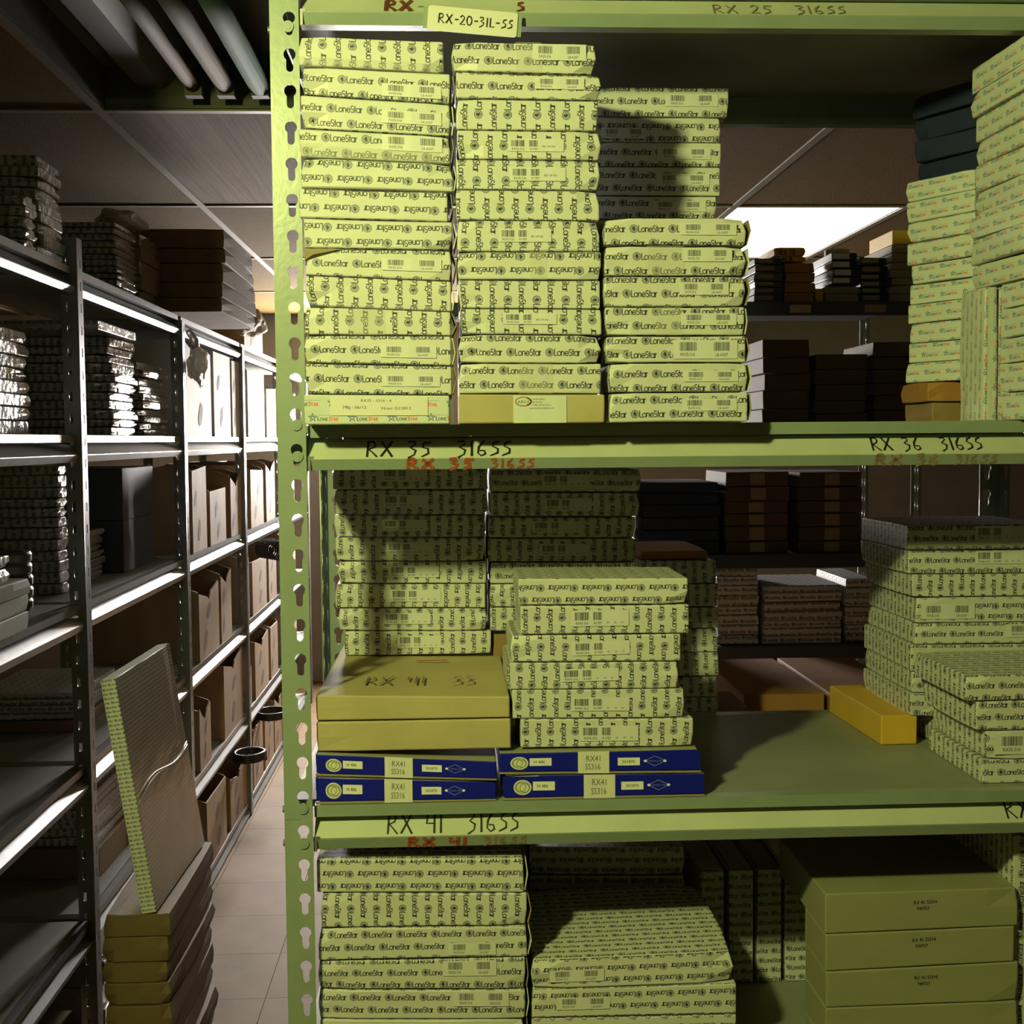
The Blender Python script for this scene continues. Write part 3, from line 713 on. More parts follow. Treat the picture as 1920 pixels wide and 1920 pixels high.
LZ = (.400, .018, -.372, -.750, -1.120, -1.490)
def far_rack():
    x0, x1, y0, y1 = -.03, 1.345, 3.5, 3.96; e = tag(empty('steel_rack', ((x0+x1)/2, 3.7, 0)), 'dark steel rack across the next aisle, seen through the front rack', 'rack')
    def slot(x, z): return [(x-.004, z-.011), (x+.004, z-.011), (x+.004, z+.011), (x-.004, z+.011)]
    hs = [slot(.016, z) for z in np.arange(.03, EY+.36, .0508)]; a = plate(.032, EY+.384, hs, .002, None)
    for x, s in ((x0, 1), (x1, -1)):
        for y in (y0, y1):
            me = join([(a, XZ if s > 0 else Matrix.Diagonal((-1, 1, 1, 1)) @ XZ)]); o = link('upright', me, M['rack'], e); o.location = Vector((x, y, 0)) - e.location
    for z in FZ:
        T = EY + z
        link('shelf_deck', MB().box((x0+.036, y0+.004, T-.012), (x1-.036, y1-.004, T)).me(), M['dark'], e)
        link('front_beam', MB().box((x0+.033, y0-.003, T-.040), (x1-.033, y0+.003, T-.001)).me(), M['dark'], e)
    for px, mm in ((1500, 'ochre'), (1640, 'edge')):
        p = at(px, 592, y0); me = MB().box((p.x-.03, y0-.0045, EY+FZ[0]-.032), (p.x+.03, y0-.0032, EY+FZ[0]-.010)).me(); link('edge_label', me, M[mm], e)
FZ = (.385, .03, -.335, -.60, -1.0)

setting(); main_rack(); left_rack(); far_rack()

# ------------------------------------------------------------------ upper bay, front rack
A = lambda *k: k
sa = lambda s0, s1, t0, t1: (s0, s1, t0, t1, 'a')
sb = lambda s0, s1, t0, t1: (s0, s1, t0, t1, 'b')
sc = lambda s0, s1, t0, t1, ti=0: (s0, s1, t0, t1, 'c', ti)
W1 = 'in the stack beside the keyhole post'
G1 = 'white cartons in the upper bay'
c1 = px_stack([
 (558,66,832,78, 560,121,831,135, 1, None, {'noflap': 1}),
 (565,125,844,141, 564,177,844,195, 0, sa(.54,.94,.12,.56)),
 (564,178,844,195, 564,239,845,255, 0, sa(.54,.94,.30,.70)),
 (561,242,845,257, 560,290,842,304, 0, sa(.55,.95,.38,.95)),
 (564,298,840,310, 564,350,858,359, 2, None),
 (561,354,838,361, 561,406,841,414, 2, None, {'flap': .008}),
 (570,411,848,418, 569,462,848,469, 2, None),
 (572,468,847,469, 572,515,847,525, 0, sa(.52,.93,.28,.70)),
 (572,517,846,530, 572,572,846,583, 1, None),
 (571,576,846,586, 571,627,844,629, 1, None, {'flap': .008}),
 (570,629,846,631, 569,680,846,687, 0, sa(.52,.90,.25,.68)),
 (573,682,847,686, 573,738,847,740, 0, sa(.52,.92,.28,.68)),
 (570,740,843,742, 570,792,843,797, 0, None, {'m': 'colour', 'noflap': 1, 'off': (.92, .02), 'kind': 'pale carton printed in red and blue', 'look': 'with lot label', 'worn': .15, 'group': 'colour printed cartons'}),
], 1.675, .205, W1, G1, base=MID, flaps=True, xmin=-.2022, worn=.6)
sticker(c1[12], .18, .85, .30, .95, STK['d'])
# torn corner of the eighth carton
o = c1[7]; xl, xr, y, d, zbl, zbr, ztl, ztr, yaw = o['fr']; L = o.location
me = mesh([Vector(p) - L for p in ((xl-.0005, y-.003, ztl-.016), (xl-.0005, y-.006, ztl-.001), (xl+.050, y-.0025, ztl-.001), (xl+.012, y-.0075, ztl-.009), (xl-.0005, y-.001, ztl-.016), (xl+.048, y-.001, ztl-.0015), (xl-.0005, y-.001, ztl-.001))], [(0,3,1), (3,2,1), (0,4,3), (3,4,5), (3,5,2)], [(0,0)]*15); me.materials.append(M['edge']); q = bpy.data.objects.new('torn_flap', me); COL.objects.link(q); q.parent = o

W2 = 'in the second stack from the keyhole post'
c2 = px_stack([
 (846,77,1119,82, 846,129,1117,135, 0, sa(.56,.93,.42,.95), {'worn': .8}),
 (855,138,1128,145, 855,181,1128,188, 0, sa(.54,.88,.40,.85), {'worn': .8}),
 (855,187,1121,190, 855,243,1121,246, 1, None),
 (857,243,1127,246, 857,298,1127,301, 1, sb(.35,.74,.28,.72)),
 (855,299,1125,302, 855,354,1125,356, 3, sb(.37,.76,.30,.76)),
 (855,357,1124,359, 855,412,1124,413, 1, None),
 (857,413,1124,415, 857,470,1124,470, 3, sb(.29,.66,.30,.74)),
 (857,473,1127,473, 857,523,1127,525, 2, None),
 (860,526,1125,526, 860,577,1125,577, 3, None),
 (863,580,1128,582, 863,626,1128,628, 1, sb(.30,.68,.40,.84)),
 (859,627,1127,629, 859,679,1127,680, 0, None, {'worn': .8}),
 (860,682,1127,683, 860,737,1127,737, 0, None),
 (860,740,1134,741, 860,794,1134,797, 0, None, {'m': 'ochre', 'name': 'kraft_carton', 'kind': 'plain brown carton', 'look': 'with white address label', 'worn': .15, 'group': 'plain brown cartons'}),
], 1.680, .20, W2, G1, base=MID)
sticker(c2[12], .372, .737, .01, .96, STK['e'], name='address_label')

W3 = 'in the third stack from the keyhole post'
c3 = px_stack([
 (1132,409,1399,409, 1132,457,1400,459, 0, sa(.53,.93,.38,.82)),
 (1133,463,1399,464, 1133,516,1399,516, 0, sa(.55,.90,.48,.92)),
 (1132,519,1398,519, 1132,572,1398,571, 0, sa(.53,.88,.38,.80)),
 (1135,579,1396,579, 1135,629,1396,628, 0, sa(.54,.94,.36,.78)),
 (1135,630,1398,631, 1135,680,1398,680, 0, sa(.48,.94,.14,.86)),
 (1142,682,1402,680, 1142,735,1402,733, 0, sa(.53,.93,.36,.74)),
 (1143,738,1402,737, 1143,790,1402,787, 0, sa(.52,.92,.38,.80)),
], 1.680, .20, W3, G1, base=MID, flaps=True, worn=.6)
for b_, s0, s1, t0, t1 in ((c1[0], 0, 1, .02, .30), (c1[3], 0, .93, .02, .42), (c1[9], .30, .55, .0, 1), (c2[0], .44, .62, .0, 1), (c2[7], .5, .62, 0, 1), (c2[11], .42, .66, 0, 1), (c3[1], .3, .56, 0, 1), (c3[3], .36, .55, 0, 1)):
    sticker(b_, s0, s1, t0, t1, M['tape'], 'tape_strip', .0009)
W4 = 'in the shaded stack behind the third stack'
YD = 1.95; pd = lambda xr, yt, yb, rot, st: (xr-249, yt-1, xr, yt+1, xr-249, yb-1, xr, yb+1, rot, st)
c4 = px_stack([pd(1366,164,217,0,sa(.52,.92,.35,.78)), pd(1351,221,265,2,(.10,.44,.12,.55,'a')), pd(1352,268,312,0,sa(.52,.92,.30,.78)), pd(1350,313,366,0,sa(.52,.92,.36,.76)), pd(1343,368,410,0,sa(.52,.92,.32,.80))], YD, .20, W4, G1)
z = min(c4[-1].location.z, 9); k = carton('kraft_carton', c4[-1]['fr'][0], c4[-1]['fr'][1]-.01, YD+.002, .20, MID+.0004, MID+.0004, z-.0006, z-.0006, 'kraft', seed=3); tag(k, 'tall plain carton behind the third stack, under shaded printed cartons', 'box')

# colour printed cartons at the right of the upper bay
def turned(n, cx, cy, w, d, z0, z1, yaw, where, m, lo=0, jit=.010, rot=0, kind='pale carton printed in red and blue', group='colour printed cartons', **kw):
    r = random.Random(hash_(where, 2)); out = []; cuts = np.cumsum([0] + [r.uniform(.88, 1.12) for _ in range(n)]); cuts /= cuts[-1]
    for i in range(n):
        k = n-1-i; zb, zt = z0 + (z1-z0)*cuts[k] + .0004, z0 + (z1-z0)*cuts[k+1] - .0004
        jx, jy = r.uniform(-jit, jit), r.uniform(-jit, jit)
        o = carton('printed_carton', cx-w/2+jx, cx+w/2+jx, cy-d/2+jy, d, zb, zb, zt, zt, m if isinstance(m, str) else m[i], rot, yaw=yaw + r.uniform(-.06, .06), seed=hash_(where, i), **kw)
        tag(o, f"{kind}, {place(i, n)} {where}", 'box', group); out.append(o)
    return out
YW = math.radians(-61)
turned(10, .843, 1.997, .132, .14, MID + .066, EY + .415, YW, 'in the slanting stack right of the gap', 'colour', scale=.8, jit=.005)
turned(4, .875, 2.02, .16, .15, EY + .4155, EY + .56, YW, 'on top of the slanting stack under the top shelf', 'navy', jit=.006, kind='dark carton in shade', group='dark cartons at the top right')  # pale printed cartons; their shade is put into the navy colour
for i, (m, kd, z0_, z1_) in enumerate((('orange', 'small orange-brown carton', .033, .0655), ('kraft', 'small tan carton', 0, .0325))):
    o = carton('kraft_carton', .755+.008*i, .885, 1.945, .12, MID+z0_+.0004, MID+z0_+.0004, MID+z1_-.0004, MID+z1_-.0004, m, seed=i+60); tag(o, f'{kd} under the slanting stack right of the gap', 'box')
turned(9, .862, 1.79, .17, .13, MID + .20, EY + .555, math.radians(-87), 'in the near stack at the right rack edge', 'colour', scale=.85, jit=.005)
turned(5, .872, 1.748, .085, .14, MID, MID + .198, math.radians(-86), 'in the low pile under the near right stack', 'colour', scale=.85, jit=.002)
for i in range(4):
    o = carton('printed_carton', .784+.022*i, .784+.022*i+.0212, 1.803+.003*i, .09, MID+.0004, MID+.0004, MID+.198, MID+.198, 'colour', 1, seed=80+i, scale=.8)
    tag(o, f"pale carton printed in red and blue, standing on edge, {NUM[i]} from the gap", 'box', 'colour printed cartons')

# ------------------------------------------------------------------ middle bay
WB = 'in the front pile next to the brown cartons'; GM = 'white cartons in the middle bay'
m1 = px_stack([
 (973,1085,1290,1084, 971,1133,1290,1131, 2, None, {'noflap': 0}),
 (976,1138,1292,1135, 976,1191,1292,1187, 1, sc(.30,.64,.28,.84,.02)),
 (957,1190,1276,1189, 957,1243,1276,1239, 3, sc(.36,.70,.26,.76,.06)),
 (951,1243,1272,1241, 951,1293,1272,1289, 1, sc(.31,.65,.30,.78,.05)),
 (960,1294,1283,1293, 960,1347,1283,1345, 1, sc(.34,.68,.26,.74)),
 (976,1349,1300,1347, 976,1402,1300,1399, 1, sc(.34,.68,.22,.76)),
], 1.752, .16, WB, GM, scale=.91)
ZB = m1[-1].location.z
def blue(b, where, st, D=.30, top='cream'):
    tl, tr, bl, br = [at(b[i], b[i+1], 1.738) for i in (0, 2, 4, 6)]
    return tl, tr, bl, br
def blue_box(xl, xr, zbl, zbr, ztl, ztr, lab, s0, seed, D=.27):
    o = carton('blue_carton', xl, xr, 1.738, D, zbl, zbr, ztl, ztr, 'blue', seed=seed, top_m='cream', worn=.6); tag(o, lab, 'box', 'flat blue cartons on the middle shelf')
    sticker(o, .004, .996, .13, .93, M['blue_front'], 'front_print', .0012); sticker(o, s0, s0+.155, .02, 1.0, STK['f'], 'size_sticker', .0024)
    sticker(o, .0, 1.0, .015, .10, M['edge'], 'torn_edge', .0016)
    return o
zz = lambda px, py: at(px, py, 1.738).z
xx = lambda px, py: at(px, py, 1.738).x
h1 = LOW + .0005
zu = (zz(940,1452), zz(1320,1449)); 
blue_box(xx(942,1470), xx(1321,1470), h1, h1, zu[0]-.0006, zu[1]-.0006, 'flat blue carton with size sticker, bottommost of right pair under white pile', .40, 1)
blue_box(xx(936,1430), xx(1314,1425), zu[0]+.0006, zu[1]+.0006, ZB-.0006, ZB-.0006, 'flat blue carton with size sticker, upper of right pair under white pile', .388, 2)
zv = (zz(590,1455), zz(931,1464)); zk = (zz(590,1412), zz(955,1412))
blue_box(xx(592,1475), xx(930,1475), h1, h1, zv[0]-.0006, zv[1]-.0006, 'flat blue carton, bottommost under the brown cartons beside the post', .38, 3)
blue_box(xx(592,1430), xx(931,1440), zv[0]+.0006, zv[1]+.0006, zk[0]-.0006, zz(931,1426)-.0006, 'flat blue carton with torn edge, upper one under the brown cartons', .38, 4)
zk2 = zz(770, 1351)
k2 = carton('kraft_carton', xx(593,1380), xx(958,1380), 1.742, .30, zk[0]+.0004, zk[0]+.0004, zk2-.001, zk2-.001, 'ochre', seed=21, worn=.25); tag(k2, 'flat plain brown carton lying on the blue cartons beside the post', 'box', 'plain brown cartons')
k1 = carton('kraft_carton', xx(592,1325), xx(956,1325), 1.742, .44, zk2+.001, zk2+.001, zz(592,1305), zz(956,1307), 'ochre', seed=22, worn=.25); tag(k1, 'large flat brown carton with faded pen writing on its lid', 'box', 'plain brown cartons')
zt = k1['fr'][6]; writing('RX 41  SS', HND, (-.135, 1.81, zt+.0006), (1, 0, 0), (0, 1, .0), .056, .003, M['pen'], k1, sx=.62)
me = MB().box((xx(770,1270)-k1.location.x, 2.0-k1.location.y, zt+.0004-k1.location.z), (xx(770,1270)+.05-k1.location.x, 2.005-k1.location.y, zt+.0010-k1.location.z)).me(); me.materials.append(M['red']); q = bpy.data.objects.new('tape_strip', me); COL.objects.link(q); q.parent = k1
YL = 2.06; GL = 'white cartons at the back of the middle bay'
def row(xl, xr, yt, yb, rot, st=None): return (xl, yt, xr, yt, xl, yb, xr, yb, rot, st)
L1 = px_stack([row(620,909,868,917,1,sc(.32,.62,.30,.80)), row(627,910,919,964,1,sc(.32,.62,.28,.80)), row(627,907,966,1007,1,sc(.32,.62,.28,.80)), row(629,909,1008,1052,1,sc(.34,.64,.28,.80)), row(633,912,1052,1094,3,sc(.34,.68,.28,.80)), row(629,910,1095,1139,3,sc(.36,.70,.26,.78)), row(634,913,1141,1182,1,sc(.30,.62,.30,.80)), row(645,921,1184,1225,1,sc(.36,.66,.30,.82))], YL, .20, 'in the back stack behind the brown cartons', GL, scale=.91, xmin=-.20, base=zt)
N1 = px_stack([row(919,1202,881,922,0,sc(.34,.66,.25,.80)), row(919,1199,924,968,1,sc(.36,.68,.25,.76)), row(914,1192,970,1008,1,sc(.30,.64,.25,.80)), row(914,1192,1010,1053,1,sc(.35,.68,.25,.76)), row(919,1195,1054,1094,0), row(918,1195,1095,1138,3), row(919,1196,1140,1183,1)], YL+.005, .185, 'in the back stack right of the long gap', GL, scale=.91)
z = N1[-1].location.z; k = carton('kraft_carton', N1[-1]['fr'][0]+.004, N1[-1]['fr'][1], YL+.012, .19, h1, h1, z-.003, z-.002, 'kraft', seed=31); tag(k, 'tall plain carton carrying the back stack behind the white front pile', 'box')
# right-hand piles
GR = 'white cartons at the right of the middle bay'
wR = .235*F/2.0
def rr(xl, yt, yb, rot, st=None, **ex): return (xl, yt+2, xl+wR, yt-1, xl, yb+2, xl+wR, yb-1, rot, st, ex)
R1 = px_stack([rr(1702,984,1029,0,sc(.46,.80,.36,.95)), rr(1702,1031,1071,0,sc(.46,.80,.40,.96)), rr(1710,1079,1114,1), rr(1718,1123,1166,2,sa(.03,.40,.15,.75)), rr(1716,1167,1206,0,sa(.62,.98,.30,.92)), rr(1708,1208,1256,0), rr(1710,1258,1297,0), rr(1706,1299,1341,0), rr(1754,1343,1400,0)], 2.0, .235, 'in the back stack behind the long yellow carton', GR, base=LOW, scale=.91)
wF = .205*F/1.77
def rf(xl, yt, yb, rot, st=None, **ex): return (xl, yt+3, xl+wF, yt-3, xl, yb+3, xl+wF, yb-3, rot, st, ex)
F1 = px_stack([rf(1810,1264,1308,0), rf(1829,1316,1362,0), rf(1849,1374,1420,2,sa(.05,.60,.18,.9)), rf(1841,1424,1473,0)], 1.77, .205, 'in the front pile at the right end', GR, base=LOW, scale=.93)
zy = at(1690,1340,2.01).z; a_, b_ = at(1651,1370,2.01).x, at(1722,1370,2.01).x
o = carton('kraft_carton', -.031, .031, -.13, .255, 0, 0, zy-LOW-.0005, zy-LOW-.0005, 'yellow', seed=41, worn=.3)
o.location = ((a_+b_)/2 - .006, 2.135, LOW+.0005); o.rotation_euler.z = math.radians(2.0); tag(o, 'long narrow yellow-brown carton lying on the bare shelf', 'box', 'plain brown cartons')
# things standing just behind the front rack
o = carton('kraft_carton', .36, .60, 2.345, .30, .0004, .0004, EY-.55, EY-.55, 'kraft', seed=42, fine=False); tag(o, 'tall dark carton on the floor behind the front rack', 'box')
px = stack(7, at(1195,1150,2.35).x, at(1349,1150,2.35).x, 2.35, 2.62, EY-.55, EY-.235, 'in the dark stack behind the white front pile', jit=.004, rot=1)
o = carton('kraft_carton', at(1203,1150,2.36).x, at(1330,1150,2.36).x, 2.37, .24, EY-.2345, EY-.2345, EY-.218, EY-.218, 'orange', seed=44); tag(o, 'flat orange-brown lid carton on the dark stack', 'box')
for i, (x0, x1) in enumerate(((.62, .80), (.81, 1.0))):
    o = carton('kraft_carton', x0, x1, 2.62, .44, .0004, .0004, EY-.555, EY-.555, 'orange', seed=45+i, fine=False); tag(o, f"tall orange-brown carton on the floor beyond the shelf, {('nearer the dark stack', 'nearer the right stacks')[i]}", 'box')

# ------------------------------------------------------------------ lower bay
GLW = 'white cartons in the lower bay'
p1 = px_stack([
 (594,1612,982,1610, 594,1671,982,1672, 2, None),
 (602,1677,988,1676, 602,1738,988,1736, 3, None),
 (597,1742,988,1736, 597,1800,988,1791, 0, sa(.62,.85,.10,.50)),
 (596,1804,985,1798, 596,1851,985,1853, 0, sa(.60,.86,.45,.95)),
 (597,1860,985,1858, 597,1910,985,1910, 0, sa(.65,.92,.45,.95)),
 (601,1913,984,1912, 601,1965,984,1965, 0, None),
 (600,1967,984,1967, 600,2080,984,2080, 0, None),
], 1.742, .30, 'in the lower stack beside the keyhole post', GLW, base=BOT, flaps=True, scale=.94, xmin=-.2022)
q1 = px_stack([
 (997,1800,1376,1783, 994,1851,1375,1840, 2, (.09,.36,.22,.62,'a'), {'worn': .9}),
 (997,1860,1381,1846, 997,1908,1380,1899, 2, (.12,.38,.28,.70,'a')),
 (997,1911,1381,1904, 997,1965,1380,1960, 2, None),
 (997,1967,1381,1962, 997,2090,1380,2085, 2, None),
], 1.748, .275, 'in the wide lower pile second from the post', GLW, base=BOT, scale=.88)
me = MB().box((-.0014, -.13, .0), (.0014, .132, .0008)).me(); me.materials.append(M['pen']); q = bpy.data.objects.new('lid_seam', me); COL.objects.link(q); q.parent = q1[0]; q.location = (.0, 0, q1[0]['fr'][6] - q1[0].location.z - .0050); q.rotation_euler = (0, math.atan2(q1[0]['fr'][6]-q1[0]['fr'][7], .28), -.02)
o = carton('kraft_carton', -.195, .118, 2.06, .20, BOT+.0004, BOT+.0004, EY-.588, EY-.588, 'kraft', seed=58, fine=False); tag(o, 'tall plain carton at the back of the lower bay behind the lower stack', 'box')  # hidden carton added to stop window light entering the lower bay
r1 = px_stack([row(992,1284,1588,1640,2), row(992,1284,1642,1690,0), row(992,1284,1692,1990,0)], 2.06, .20, 'in the shaded lower stack behind the wide pile', GLW, base=BOT, scale=.9)
# four cartons standing on end
for i, (a, b) in enumerate(((1308,1358), (1364,1413), (1417,1466), (1469,1518))):
    x0, x1 = at(a+3,1750,2.04).x, at(b,1750,2.04).x; zt = at(1400,1632,2.04).z
    o = carton('printed_carton', x0, x1, 2.042, .23, BOT+.0004, BOT+.0004, zt, zt, 'print', 0, seed=90+i, scale=.84, top_m=('print', 'kraft', 'kraft', 'print')[i]); tag(o, f"tall narrow printed carton standing on end, {NUM[i]} from the wide lower pile", 'box', 'cartons standing on end')
    me = MB().box((x0-o.location.x+.004, -.11, zt-o.location.z+.0003), (x1-o.location.x-.004, .10, zt-o.location.z+.0010)).me(); me.materials.append(M['film'] if i in (0, 1, 3) else M['edge']); q = bpy.data.objects.new('tape_strip', me); COL.objects.link(q); q.parent = o
w1 = px_stack([
 (1548,1676,1908,1664, 1546,1749,1910,1733, 0, None), (1546,1755,1902,1739, 1550,1822,1902,1802, 0, None, {'D': .11}), (1546,1822,1910,1804, 1552,1889,1908,1876, 0, None, {'D': .11}), (1548,1891,1908,1878, 1548,1958,1908,1946, 0, None, {'D': .11}), (1548,1960,1908,1948, 1548,2080,1908,2070, 0, None, {'D': .11}),
], 1.775, .26, 'in the lower pile at the right', 'deep cream cartons in the lower bay', base=BOT, name='cream_carton', kind='deep plain cream carton', worn=.35)
for i, o in enumerate(w1):
    for mi in range(2): o.data.materials[mi] = M['cream']
    o['label'] = f"deep plain cream carton, {place(i, 5)} in the lower pile at the right"
    fr = o['fr']; zc = (fr[5]+fr[7])/2
    if i < 3:
        text_part('RX 41 SS316', (fr[0]+.455*(fr[1]-fr[0]), fr[2]-.0004, zc+.008), Vector((1, 0, .04)).normalized(), Vector((-.04, 0, 1)).normalized(), .0052, M['ink'], o, sx=.95); text_part('740727', (fr[0]+.47*(fr[1]-fr[0]), fr[2]-.0004, zc-.001), Vector((1, 0, .04)).normalized(), Vector((-.04, 0, 1)).normalized(), .0048, M['ink'], o)
o = carton('printed_carton', .834, .98, 1.79, .26, BOT+.0004, BOT+.0004, EY-.60, EY-.60, 'print', 1, seed=99, scale=.9); tag(o, 'tall white printed carton at the frame edge beside the cream cartons', 'box', GLW)

# ------------------------------------------------------------------ far rack contents
def fpx(a, b, yt, yb, Y=3.53): p, q = at(a, yt, Y), at(b, yb, Y); return p.x, q.x, p.z
def fstack(a, b, yt, lev, n, m, where, kind, lab=None, Y=3.53, D=.24, name='printed_carton', mats=None):
    x0, x1, z1 = fpx(a, b, yt, yt, Y); out = stack(n, x0, x1, Y, Y+D, EY+FZ[lev]+.0003, z1, where, m, rot=0, jit=.003, name=name, kind=kind, mats=mats)
    if lab:
        for o in out: sticker(o, *lab[:4], M[lab[4]], 'label')
    return out
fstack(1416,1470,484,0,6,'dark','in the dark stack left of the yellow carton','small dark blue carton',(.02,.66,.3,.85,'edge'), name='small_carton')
fstack(1473,1530,492,0,4,'orange','in the brown stack under the yellow carton','small brown carton', name='small_carton')
x0, x1, z = fpx(1452,1512,463,463); z0_ = fpx(1,2,492,492)[2]
for i, (za, zb_, t) in enumerate(((z0_+.016, z, 'MRX 20'), (z0_, z0_+.0155, 'RX 20'))):
    o = carton('yellow_carton', x0+(.02 if i else 0), x1, 3.535, .2, za+.0006, za+.0006, zb_-.0003, zb_-.0003, 'yellow', seed=110+i); tag(o, f"{('yellow carton with marker size writing atop', 'flat yellow carton just under the top one of')[i]} the far brown stack", 'box', 'yellow cartons on the far rack')
    writing(t.replace('M', 'M'), HND, (x0+(.026 if i else .008), 3.5344, za+(zb_-za)*.15), (1, 0, 0), (0, 0, 1), (zb_-za)*.6, .002, M['ink'], o, sx=1.0)
x0, x1, z = fpx(1531,1546,540,540); o = carton('yellow_carton', x0, x1, 3.54, .15, EY+FZ[0]+.0003, EY+FZ[0]+.0003, z, z, 'yellow', seed=113); tag(o, 'small yellow carton wedged between far brown and cream stacks', 'box', 'yellow cartons on the far rack')
fstack(1548,1611,537,0,2,'cream','under the far labelled stack with the tape roll','small cream carton', name='small_carton')
x0, x1, z = fpx(1562,1612,473,473); zc0 = fpx(1,2,537,537)[2]
for i, o in enumerate(stack(4, x0, x1, 3.53, 3.77, zc0+.0003, z, 'in the far stack under the tape roll', 'navy', rot=0, jit=.003, name='small_carton', kind='small navy carton with cream label')): sticker(o, .03, .66, .2, .9, M['label'], 'label')
g = tag(empty('tape_roll', ((x0+x1)/2, 3.62, z)), 'cream roll lying on top of the far labelled stack', 'roll'); link('roll_body', MB().cyl((g.location.x, 3.62, z+.0005), .036, .018, 'z', 24).me(), M['cream'], g); link('roll_core', MB().cyl((g.location.x, 3.62, z+.0185), .016, .003, 'z', 18).me(), M['edge'], g)
fstack(1615,1668,482,0,6,'navy','in the far dark stack right of the tape roll','small navy carton with cream label',(.05,.66,.25,.85,'cream'), name='small_carton')
fstack(1672,1716,458,0,7,'cream','in the far cream stack beside the slanting stack','small cream carton', name='small_carton')
x0, x1, z = fpx(1676,1712,430,430); zc0 = fpx(1,2,458,458)[2]; o = carton('yellow_carton', x0, x1, 3.54, .2, zc0+.0006, zc0+.0006, z, z, 'yellow', seed=118); tag(o, 'orange-yellow carton atop the far cream stack', 'box', 'yellow cartons on the far rack')
for a, b, yt, n, wh in ((1432,1520,636,5,'left'), (1532,1628,664,5,'middle'), (1640,1716,640,6,'right')):
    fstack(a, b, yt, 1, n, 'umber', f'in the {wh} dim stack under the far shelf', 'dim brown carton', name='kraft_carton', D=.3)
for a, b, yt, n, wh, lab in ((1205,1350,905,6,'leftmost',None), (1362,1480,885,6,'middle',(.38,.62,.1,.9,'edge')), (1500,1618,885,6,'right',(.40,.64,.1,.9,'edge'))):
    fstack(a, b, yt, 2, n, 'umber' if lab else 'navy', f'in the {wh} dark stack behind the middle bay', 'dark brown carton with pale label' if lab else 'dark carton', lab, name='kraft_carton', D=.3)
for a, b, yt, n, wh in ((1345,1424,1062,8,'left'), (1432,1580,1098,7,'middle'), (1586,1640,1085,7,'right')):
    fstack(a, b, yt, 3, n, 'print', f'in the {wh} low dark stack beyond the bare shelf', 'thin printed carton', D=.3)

for lev, h in ((0, .20), (1, .30), (2, .30), (3, .22)):  # mostly hidden cartons added to hold window light off the front rack
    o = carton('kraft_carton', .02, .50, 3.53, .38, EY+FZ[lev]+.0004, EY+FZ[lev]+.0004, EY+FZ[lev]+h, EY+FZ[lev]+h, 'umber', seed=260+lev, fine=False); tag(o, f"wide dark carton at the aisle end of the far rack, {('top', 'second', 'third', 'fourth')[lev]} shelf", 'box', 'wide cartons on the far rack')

# ------------------------------------------------------------------ left rack contents
PY = [.69, 1.79, 2.89, 3.98, 5.1, 6.2, 7.3]
def clear(a, b):
    for p in PY:
        if a < p + .045 and b > p - .006:
            if (p - a) > (b - p): b = p - .006
            else: a = p + .046
    return a, b
def aisle(n, p0, p1, X, lev, ztop, where, m='wrap', depth=.33, kind='film-wrapped printed carton', name='wrapped_carton', jit=.012, z0=None, rot=1, mats=None, fine=True):
    y0, y1 = clear(y_of(p0, X), y_of(p1, X))
    return stack(n, X-depth, X, y0, y1, EY+(LZ[lev]+.0003 if z0 is None else z0), EY+ztop, where, m, rot=rot, jit=jit, name=name, kind=kind, fine=fine, mats=mats, worn=.8)
aisle(5, -25, 14, -.88, 0, .55, 'in the top left stack cut by the frame')
aisle(9, 90, 143, -.872, 0, .615, 'in the tall glossy stack on the top left shelf')
aisle(5, 60, 84, -.87, 0, .51, 'in the short stack nearest the post on the top left shelf', depth=.2, jit=.004)
aisle(11, 231, 270, -.882, 0, .585, 'in the second glossy stack on the top left shelf', jit=.010)
stack(3, -1.25, -1.225, 3.32, 3.34, EY+LZ[0]+.3, EY+LZ[0]+.301, 'x') if 0 else None
aisle(5, 276, 313, -.885, 0, .60, 'in the film-draped stack on the top left shelf', 'wkraft', kind='film-wrapped brown carton')
y0, y1 = 3.885, 4.5
stack(5, -1.20, -.70, y0, y1, EY+LZ[0]+.0003, EY+.655, 'in the large brown stack overhanging the aisle', 'brown', rot=0, jit=.012, name='kraft_carton', kind='long brown carton', fine=True, worn=.8)
aisle(8, -60, 66, -.88, 1, .232, 'in the stack at eye level cut by the frame', rot=0)
aisle(11, 217, 264, -.88, 1, .275, 'in the bright stack at eye level before the bag', jit=.018)
zt = EY+.275; ya = y_of(190, -.862); o = carton('wrapped_carton', -1.15, -.862, ya, .36, zt+.001, zt+.001, zt+.024, zt+.024, 'wrap', 0, seed=201); tag(o, 'flat film-wrapped carton laid long on the bright eye-level stack', 'box')
aisle(10, 271, 322, -.895, 1, .235, 'in the second bright stack at eye level', jit=.018)
